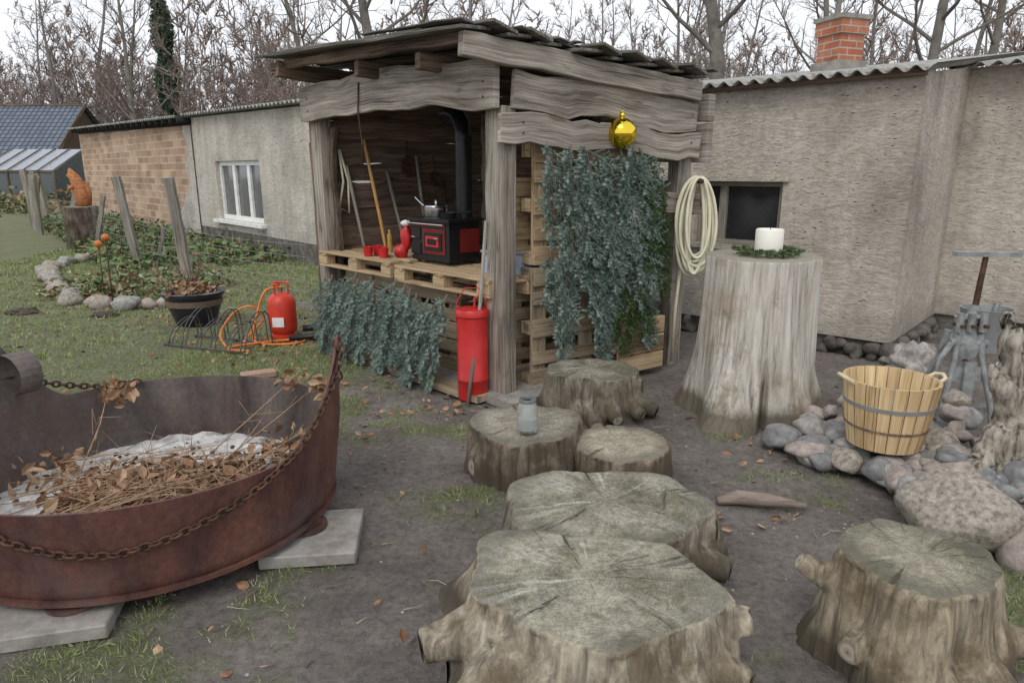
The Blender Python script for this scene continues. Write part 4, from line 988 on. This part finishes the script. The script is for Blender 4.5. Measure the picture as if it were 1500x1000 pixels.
for i in range(4):
    for z in (.05,.2,.35,.5,.65,.8,.95):
        mb.tube([ps[i]+V((0,0,z)),(ps[i]+ps[i+1])/2+V((0,0,z-.03)),ps[i+1]+V((0,0,z))],.0022,4)
    k=int((ps[i+1]-ps[i]).length/.2)
    for j in range(k):
        p=ps[i].lerp(ps[i+1],j/k);mb.tube([p+V((0,0,.03)),p+V((0,0,.94))],.0018,3)
mb.obj('wire_fence',M['galv'])
# ---------------------------------------------------------------- right building
rb=empty('plaster_building')
C=V((3.45,6.05,0));fd=V((-2.0,1.75,0)).normalized();rd=V((1.75,1.95,0)).normalized();D=C+fd*5.0;I=C+rd*1.85;wd=-fd;E=I+wd*5
def wallpanel(mb,p,q,z0,z1a,z1b,holes=(),m=0):
    L=(q-p).length;d=(q-p)/L
    sx=sorted({0,L}|{h[0] for h in holes}|{h[1] for h in holes});sz=sorted({0.}|{(h[2]-z0) for h in holes}|{(h[3]-z0) for h in holes})
    for i in range(len(sx)-1):
        zt=lambda s:z1a+(z1b-z1a)*s/L
        zs=[z+z0 for z in sz]+[None]
        for j in range(len(zs)-1):
            a,b_=sx[i],sx[i+1];zl=zs[j];mid=(a+b_)/2
            zh0=zs[j+1] if zs[j+1] is not None else zt(a);zh1=zs[j+1] if zs[j+1] is not None else zt(b_)
            if any(h[0]<=mid<=h[1] and h[2]-1e-6<=zl and zs[j+1] is not None and zs[j+1]<=h[3]+1e-6 for h in holes): continue
            mb.quad(p+d*a+V((0,0,zl)),p+d*b_+V((0,0,zl)),p+d*b_+V((0,0,zh1)),p+d*a+V((0,0,zh0)),m,[(a,zl),(b_,zl),(b_,zh1),(a,zh0)])
def window(mb,p,d,nrm,s0,s1,z0,z1,panes,mf,mg,depth=.12,fw=.05,mr=None):
    a=p+d*s0;b_=p+d*s1;w=s1-s0;i=-nrm*depth
    Z=lambda v,z:V((v.x,v.y,z))
    m=mr if mr is not None else 0
    mb.quad(Z(a,z0),Z(b_,z0),Z(b_+i,z0),Z(a+i,z0),m);mb.quad(Z(a,z1),Z(a+i,z1),Z(b_+i,z1),Z(b_,z1),m)
    mb.quad(Z(a,z0),Z(a+i,z0),Z(a+i,z1),Z(a,z1),m);mb.quad(Z(b_,z0),Z(b_,z1),Z(b_+i,z1),Z(b_+i,z0),m)
    mb.quad(Z(a+i*.9,z0),Z(b_+i*.9,z0),Z(b_+i*.9,z1),Z(a+i*.9,z1),mg)
    j=i*.7
    mb.plank(Z(a+j,z0+fw/2),Z(b_+j,z0+fw/2),UP,fw,.05,0,mf);mb.plank(Z(a+j,z1-fw/2),Z(b_+j,z1-fw/2),UP,fw,.05,0,mf)
    for f in panes:
        c=a+d*(w*f+(fw/2 if f==0 else (-fw/2 if f==1 else 0)))+j*1.02;mb.plank(Z(c,z0+.002),Z(c,z1-.002),d,fw*(1 if f in(0,1) else 1.5),.05,0,mf)
nf=V((fd.y,-fd.x,0));nf=nf if nf.y<0 else -nf
mb=MB()
zT=2.50;W0,W1,WZ0,WZ1=1.10,2.0,.96,1.60
wallpanel(mb,C,D,.17,zT,zT,[(W0,W1,WZ0,WZ1)])
window(mb,C,fd,nf,W0,W1,WZ0,WZ1,(0,.70,1),4,3,.13,.05,0)
wallpanel(mb,C,I,.17,zT,2.72);wallpanel(mb,I,E,.17,2.72,2.72)
wallpanel(mb,C-nf*.04,D-nf*.04,-.05,.18,.18,m=2);wallpanel(mb,C-nf*.04,I-nf*.04,-.05,.18,.18,m=2)
wallpanel(mb,I-nf*.04,E-nf*.04,-.05,.18,.18,m=2)
mb.plank(C+fd*(W0-.06)+nf*.015+V((0,0,WZ1+.025)),C+fd*(W1+.06)+nf*.015+V((0,0,WZ1+.025)),UP,.05,.03,0,0)
mb.plank(C+fd*(W0-.06)+nf*.02+V((0,0,WZ0-.022)),C+fd*(W1+.06)+nf*.02+V((0,0,WZ0-.022)),UP,.045,.06,0,0)
mb.obj('walls',[M['plaster'],M['brick'],M['stonef'],M['glassd'],M['post']],rb)
mb=MB()
for i in range(60):
    s=U(0,4.8);mb.rock(C+fd*s+nf*.0+V((0,0,U(0,.12))),(U(.06,.12),U(.04,.07),U(.04,.08)),0,10,7,U(0,3))
for i in range(18):
    s=U(0,1.8);mb.rock(C+rd*s+V((.02,-.02,U(0,.12))),(U(.06,.12),U(.05,.07),U(.04,.08)),0,10,7,U(0,3))
mb.obj('foundation_stones',M['stonef'],rb,True)
def corr(mb,o,along,up,L,W,pitch=.15,amp=.024,th=.008,m=0):
    along=V(along).normalized();up=V(up).normalized();nr=along.cross(up).normalized()
    if nr.z<0:nr=-nr
    n=int(L/pitch*8);rows=max(2,int(W/1.2));b0=len(mb.v)
    for side in(0,1):
        for j in range(rows+1):
            for i in range(n+1):
                s=L*i/n;jit=.012*math.sin(j*7.1+int(s/.9)*3.3) if j==0 else 0
                mb.v.append(tuple(o+along*s+up*(W*j/rows+jit)+nr*(amp*math.cos(2*math.pi*s/pitch)-side*th)))
    st=(rows+1)*(n+1)
    for side in(0,1):
        for j in range(rows):
            for i in range(n):
                a=b0+side*st+j*(n+1)+i;f=(a,a+1,a+n+2,a+n+1);mb.face(f if side==0 else f[::-1],[(0,0)]*4,m)
    for i in range(n):
        a=b0+i;mb.face((a,a+st,a+st+1,a+1),[(0,0)]*4,m)
mb=MB();sl=(rd+V((0,0,.135))).normalized()
corr(mb,C-fd*.10+nf*.18+V((0,0,zT+.02)),fd,sl,5.2,6.0)
corr(mb,I-fd*4.0+nf*.25+V((0,0,2.72)),fd,sl,4.3-.11,4.0)
mb.plank(C-fd*.02+nf*.06+V((0,0,zT-.0)),D+nf*.06+V((0,0,zT)),UP,.06,.05,0,1)
mb.obj('corrugated_roof',[M['corr'],M['plankB']],rb,True)
mb=MB();cc=V((3.98,8.9,0))
def brickbox(mb,c,w,z0,z1,rz,m=0):
    P=[c+V((w/2*(x*math.cos(rz)-y*math.sin(rz)),w/2*(x*math.sin(rz)+y*math.cos(rz)),0)) for x,y in((-1,-1),(1,-1),(1,1),(-1,1))]
    for i in range(4):
        a,b_=P[i],P[(i+1)%4];mb.quad(V((a.x,a.y,z0)),V((b_.x,b_.y,z0)),V((b_.x,b_.y,z1)),V((a.x,a.y,z1)),m,[(0+i*.13,z0),(w+i*.13,z0),(w+i*.13,z1),(0+i*.13,z1)])
    mb.quad(*[V((p.x,p.y,z1)) for p in P],m);mb.quad(*[V((p.x,p.y,z0)) for p in P][::-1],m)
brickbox(mb,cc,.36,2.5,3.28,.35);brickbox(mb,cc,.42,3.28,3.44,.35);brickbox(mb,cc,.46,3.44,3.49,.35,1);brickbox(mb,cc,.44,2.7,2.98,.35,1)
mb.obj('chimney',[M['brickr'],M['conc']],rb)
# ---------------------------------------------------------------- left building
lb=empty('brick_outbuilding');A0=V((-3.6,12.65,0));B0=V((-16.4,27,0));ld=(B0-A0).normalized();LL=(B0-A0).length
ln_=V((ld.y,-ld.x,0));ln_=-ln_ if ln_.dot(V((0,-1,0)))<0 else ln_
sb=6.3
mb=MB()
K=A0+ld*sb
zt=lambda s:2.82+.40*s/LL
wallpanel(mb,A0,K,.38,zt(0),zt(sb),[(2.35,4.9,.62,1.92)],0)
window(mb,A0,ld,ln_,2.35,4.9,.62,1.92,(0,.33,.66,1),3,4,.16,.10,0)
mb.plank(A0+ld*2.2+ln_*.06+V((0,0,.58)),A0+ld*5.05+ln_*.06+V((0,0,.58)),UP,.07,.14,0,3)
wallpanel(mb,A0,K,-.05,.38,.38,m=2)
wallpanel(mb,K+ln_*.02,B0+ln_*.02,-.05,zt(sb)-.05,zt(LL)-.05,m=1)
wallpanel(mb,A0-ln_*6,A0,-.05,3.0,zt(0),m=0)
wallpanel(mb,B0,B0-ln_*6,-.05,zt(LL),3.4,m=1)
N0=24;off=ln_*.03;pts=[(0,0)]
for i in range(N0+1): 
    z=2.9*i/N0;pts.append((.5+2.3*max(0,1-z/1.3)+.35*noise.noise((z*2,0,0))+.2*noise.noise((z*7,3,0)),z))
for i in range(1,N0+1):
    (x0,z0_),(x1,z1_)=pts[i],pts[i+1];mb.quad(K+off+V((0,0,z0_)),K+off+ld*x0+V((0,0,z0_)),K+off+ld*x1+V((0,0,z1_)),K+off+V((0,0,z1_)),0)
mb.obj('walls',[M['plasterL'],M['brick'],M['stonef'],M['white'],M['glass']],lb)
mb=MB()
def roofl(o,L,z0,z1):
    dd=(ld*L+V((0,0,z1-z0))).normalized();corr(mb,o+V((0,0,z0)),dd,(-ln_+V((0,0,.04))).normalized(),L,6.0,.18,.028)
roofl(A0+ln_*.22-ld*.2,sb+.2,zt(0)+.06,zt(sb)+.06);roofl(K+ln_*.35,LL-sb+.3,zt(sb)+.02,zt(LL)+.02)
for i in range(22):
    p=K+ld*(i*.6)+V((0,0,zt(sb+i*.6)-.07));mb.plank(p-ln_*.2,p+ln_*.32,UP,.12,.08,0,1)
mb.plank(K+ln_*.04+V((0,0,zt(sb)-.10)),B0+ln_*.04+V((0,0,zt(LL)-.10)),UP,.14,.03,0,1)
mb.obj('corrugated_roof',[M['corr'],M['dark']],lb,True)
# ---------------------------------------------------------------- slate roofed house & greenhouse
hb=empty('slate_roof_house');mb=MB()
x0,x1=-40,-24.6;Ye,Yr=38,41.5;ze,zr=2.4,5.4
mb.quad((x0,Ye,ze),(x1,Ye,ze),(x1,Yr,zr),(x0,Yr,zr),0,[(0,0),(15.4,0),(15.4,4.6),(0,4.6)])
mb.quad((x1,2*Yr-Ye,ze),(x0,2*Yr-Ye,ze),(x0,Yr,zr),(x1,Yr,zr),0)
mb.quad((x0,Ye+.3,0),(x1-.3,Ye+.3,0),(x1-.3,Ye+.3,ze+.15),(x0,Ye+.3,ze+.15),1)
i=len(mb.v);mb.v+=[(x1-.3,Ye+.3,0),(x1-.3,2*Yr-Ye-.3,0),(x1-.3,2*Yr-Ye-.3,ze+.1),(x1-.3,Yr,zr-.1),(x1-.3,Ye+.3,ze+.1)];mb.face((i,i+1,i+2,i+3,i+4),[(0,0)]*5,2)
mb.plank((x0,Yr,zr),(x1,Yr,zr),UP,.12,.25,0,2);mb.plank((x1,Ye,ze),(x1,Yr,zr),UP,.2,.06,0,2);mb.plank((x0,Ye-.05,ze-.05),(x1,Ye-.05,ze-.05),UP,.14,.12,0,3)
mb.quad((-33,Ye+.27,0.1),(-31.9,Ye+.27,.1),(-31.9,Ye+.27,2.1),(-33,Ye+.27,2.1),4);mb.quad((-30,Ye+.27,.9),(-28.6,Ye+.27,.9),(-28.6,Ye+.27,2.0),(-30,Ye+.27,2.0),4)
mb.obj('house_body',[M['slate'],M['white'],M['plankB'],M['galv'],M['glassd']],hb)
mb=MB();gx0,gx1,gy=-23.6,-20.2,31.0
mb.quad((gx0,gy,1.7),(gx1,gy,1.7),(gx1-.0,gy+2.5,2.7),(gx0,gy+2.5,2.7),0);mb.quad((gx0,gy,0),(gx1,gy,0),(gx1,gy,1.7),(gx0,gy,1.7),1)
mb.quad((gx1,gy,0),(gx1,gy+2.5,0),(gx1,gy+2.5,2.7),(gx1,gy,1.7),1)
for k in range(6):
    x=gx0+(gx1-gx0)*k/5;mb.plank((x,gy-.02,0),(x,gy-.02,1.7),(1,0,0),.06,.05,0,2);mb.plank((x,gy-.02,1.74),(x,gy+2.5,2.74),(1,0,0),.04,.04,0,2)
mb.plank((gx0,gy-.03,1.7),(gx1,gy-.03,1.7),UP,.08,.06,0,2)
mb.obj('greenhouse',[plain('old_roof_glass',(.28,.31,.34),.3),plain('greenhouse_glass',(.11,.13,.13),.2),M['plankB']])
P=[]
for _ in range(5000):
    q=R();x=-28+14*q;y=30.5+random.gauss(0,1.2);P.append((x,y,abs(random.gauss(0,.35))))
L=leafgeo(P,.22,1.0);npmesh('hedge_row',L,4,[M['ivy'],M['leafA'],M['grassd']],np.random.choice([0,1,2],len(L),p=[.4,.3,.3]))
# ---------------------------------------------------------------- trees
def tree(name,H,r0,seed,nb=20,lean=0,low=.25,spread=1.0,mats=('treebark','twig'),tw=.012,sub=(8,7),link=True):
    rnd=random.Random(seed);mb=MB();T=[]
    def rv(): return V((rnd.gauss(0,1),rnd.gauss(0,1),rnd.gauss(0,1))).normalized()
    n=12;pts=[V((0,0,-.2))];d=V((lean,0,1)).normalized();rad=[r0*1.25]
    for i in range(n):
        d=(d+rv()*.09+V((0,0,.05))).normalized();pts.append(pts[-1]+d*(H/n));rad.append(r0*(1-(i+1)/n*.93))
    mb.tube(pts,rad,9,0,False)
    def limb(p,d,L,r,lev):
        k=5 if lev==1 else 3;pp=[p];cur=p
        for i in range(k):
            d=(d+rv()*(.20 if lev==1 else .25)+V((0,0,.10))).normalized();cur=cur+d*(L/k);pp.append(cur)
        mb.tube(pp,[r*(1-.85*i/k) for i in range(k+1)],5 if lev==1 else 3,0 if lev==1 else 1,False)
        if lev<3:
            for j in range(sub[lev-1]):
                f=rnd.uniform(.2,1)*k;q=min(k-1,int(f));b=pp[q].lerp(pp[q+1],f-q);ax=(pp[q+1]-pp[q]).normalized()
                s=rv();s=(s-ax*s.dot(ax)).normalized();nd=(ax*.75+s*.8+V((0,0,.15))).normalized()
                if lev==1: limb(b,nd,L*rnd.uniform(.25,.5)*(1.1-.5*f/k),max(r*.32,tw*1.2),2)
                else:
                    l=L*rnd.uniform(.3,.6);m_=b+nd*l*.5;e=m_+(nd+rv()*.3).normalized()*l*.5;w=nd.orthogonal().normalized()*tw*.5
                    T.append((b-w,b+w,e))
                    for _ in range(2):
                        b2=b.lerp(e,rnd.uniform(.3,.8));e2=b2+(nd+rv()*.8).normalized()*l*.5;w2=rv()*tw*.35;T.append((b2-w2,b2+w2,e2))
    for i in range(nb):
        q=low+(1-low)*(i+rnd.random())/nb;f=q*n;j=min(n-1,int(f));b=pts[j].lerp(pts[j+1],f-j);a=i*2.4+rnd.random()
        up=.25+.9*q;d=V((math.cos(a),math.sin(a),up)).normalized()
        limb(b,d,H*.30*spread*(1.15-q*.75)*rnd.uniform(.7,1.2),rad[j]*.42,1)
    for t in T: mb.tri(*t,1)
    me_o=mb.obj(name,[M[mats[0]],M[mats[1]]],None,True)
    if not link: col.objects.unlink(me_o)
    return me_o
protos=[tree('proto',U(13,20),U(.10,.19),100+i,18,U(-.08,.08),.15+.1*(i%2),.8,('barkfar','twigfar'),.028,(7,7),False) for i in range(6)]
brush=[tree('brush',5.5,.05,200+i,22,0,.02,1.3,('twigfar','twigfar'),.028,(6,6),False) for i in range(3)]
fo=empty('distant_forest');rnd=random.Random(5)
def inst(src,x,y,s,parent,nm):
    o=bpy.data.objects.new(nm,src.data);o.location=(x,y,-.1);o.scale=(s,s,s);o.rotation_euler=(rnd.uniform(-.05,.05),rnd.uniform(-.05,.05),rnd.uniform(0,6.28));o.parent=parent;col.objects.link(o)
for i in range(95):
    Y=rnd.uniform(36,85);x=rnd.uniform(-.92,.92)*Y
    if x<-20 and Y<46: Y+=14
    inst(protos[i%6],x,Y,rnd.uniform(.6,1.2),fo,'tree_%d'%i)
for i in range(260):
    Y=rnd.uniform(44,70);x=rnd.uniform(-.92,.92)*Y;inst(brush[i%3],x,Y,rnd.uniform(.9,2.2),fo,'undergrowth_%d'%i)
def put(o,x,y,rz=0,s=1): o.location=(x,y,0);o.rotation_euler=(0,0,rz);o.scale=(s,s,s)
put(tree('bare_tree',11,.20,11,20,.05,.2,1.5,tw=.014,sub=(9,7)),-3.2,17.5,1.0)
put(tree('bare_tree',10,.10,12,16,0,.25,1.2,tw=.014,sub=(8,7)),-4.9,18.5,2.0)
put(tree('bare_tree',16,.33,13,18,.02,.3,1.0,tw=.016),7.1,23.5,.5)
put(tree('bare_tree',15,.22,14,20,-.05,.25,1.1,tw=.016),12.6,22,.9)
put(tree('bare_tree',15,.2,15,20,.08,.25,1.1,tw=.016),15.5,23,2.2)
put(tree('bare_tree',14,.18,16,20,0,.25,1.1,tw=.016),11.0,26,4)
put(tree('bare_tree',15,.2,18,18,0,.2,1.1,tw=.018),-21,40,4)
put(tree('bare_tree',15,.22,19,18,0,.2,1.1,tw=.018),-25,47,1)
iv=tree('ivy_covered_tree',19,.3,21,14,0,.55,.7,('barkfar','twigfar'),.03,(6,6));put(iv,-21.6,45.5)
P=[]
for _ in range(5200):
    z=R()*13;a=R()*6.28;r=.42+.28*R()+.12*math.sin(z*2)-.015*z;P.append((r*math.cos(a),r*math.sin(a),z))
L=leafgeo(P,.28,1.0);npmesh('ivy',L,4,noisy('ivy_dark',[(.05,.075,.05),(.10,.14,.085)],1,.8,0,0),parent=iv)
P=[]
for (cx,cy,r,h,n) in ((-19.3,46,1.6,5.2,2600),(-17.5,47,1.3,5,1500),(-27,46,1.5,3.5,1500)):
    for _ in range(n):
        z=R()*h;a=R()*6.28;rr=r*math.sqrt(R())*(1-(z/h)**2*.7)*(1+.25*math.sin(3*a+z));P.append((cx+rr*math.cos(a),cy+rr*math.sin(a),z))
L=leafgeo(P,.30,1.0);npmesh('evergreen_shrubs',L,4,noisy('evergreen',[(.05,.07,.045),(.10,.13,.08)],1,.8,0,0))
# ---------------------------------------------------------------- world, sun, camera
w=bpy.data.worlds.new('World');scene.world=w;w.use_nodes=True;nt=w.node_tree;bg=nt.nodes['Background']
sky=nt.nodes.new('ShaderNodeTexSky');sky.sky_type='NISHITA';sky.sun_disc=False;sky.sun_elevation=math.radians(50);sky.sun_rotation=math.radians(200);sky.air_density=1;sky.dust_density=4
mx=nt.nodes.new('ShaderNodeMix');mx.data_type='RGBA';mx.inputs[0].default_value=.88;nt.links.new(sky.outputs[0],mx.inputs[6]);mx.inputs[7].default_value=(9.5,9.8,10.3,1)
nt.links.new(mx.outputs[2],bg.inputs[0]);bg.inputs[1].default_value=.12
sl_=bpy.data.lights.new('sun','SUN');sl_.energy=1.1;sl_.angle=math.radians(25);sl_.color=(1,.97,.93)
so=bpy.data.objects.new('sun',sl_);col.objects.link(so)
el=math.radians(50);az=math.radians(200)
dirv=V((math.sin(az)*math.cos(el),math.cos(az)*math.cos(el),math.sin(el)));so.rotation_euler=dirv.to_track_quat('Z','Y').to_euler()
cam=bpy.data.cameras.new('camera');cam.lens=24;cam.sensor_width=36;cam.clip_end=600;cam.clip_start=.05
co=bpy.data.objects.new('camera',cam);co.location=(0,0,1.7);co.rotation_euler=(math.radians(76),0,0);col.objects.link(co);scene.camera=co
scene.view_settings.view_transform='Standard';scene.view_settings.look='None';scene.view_settings.exposure=0
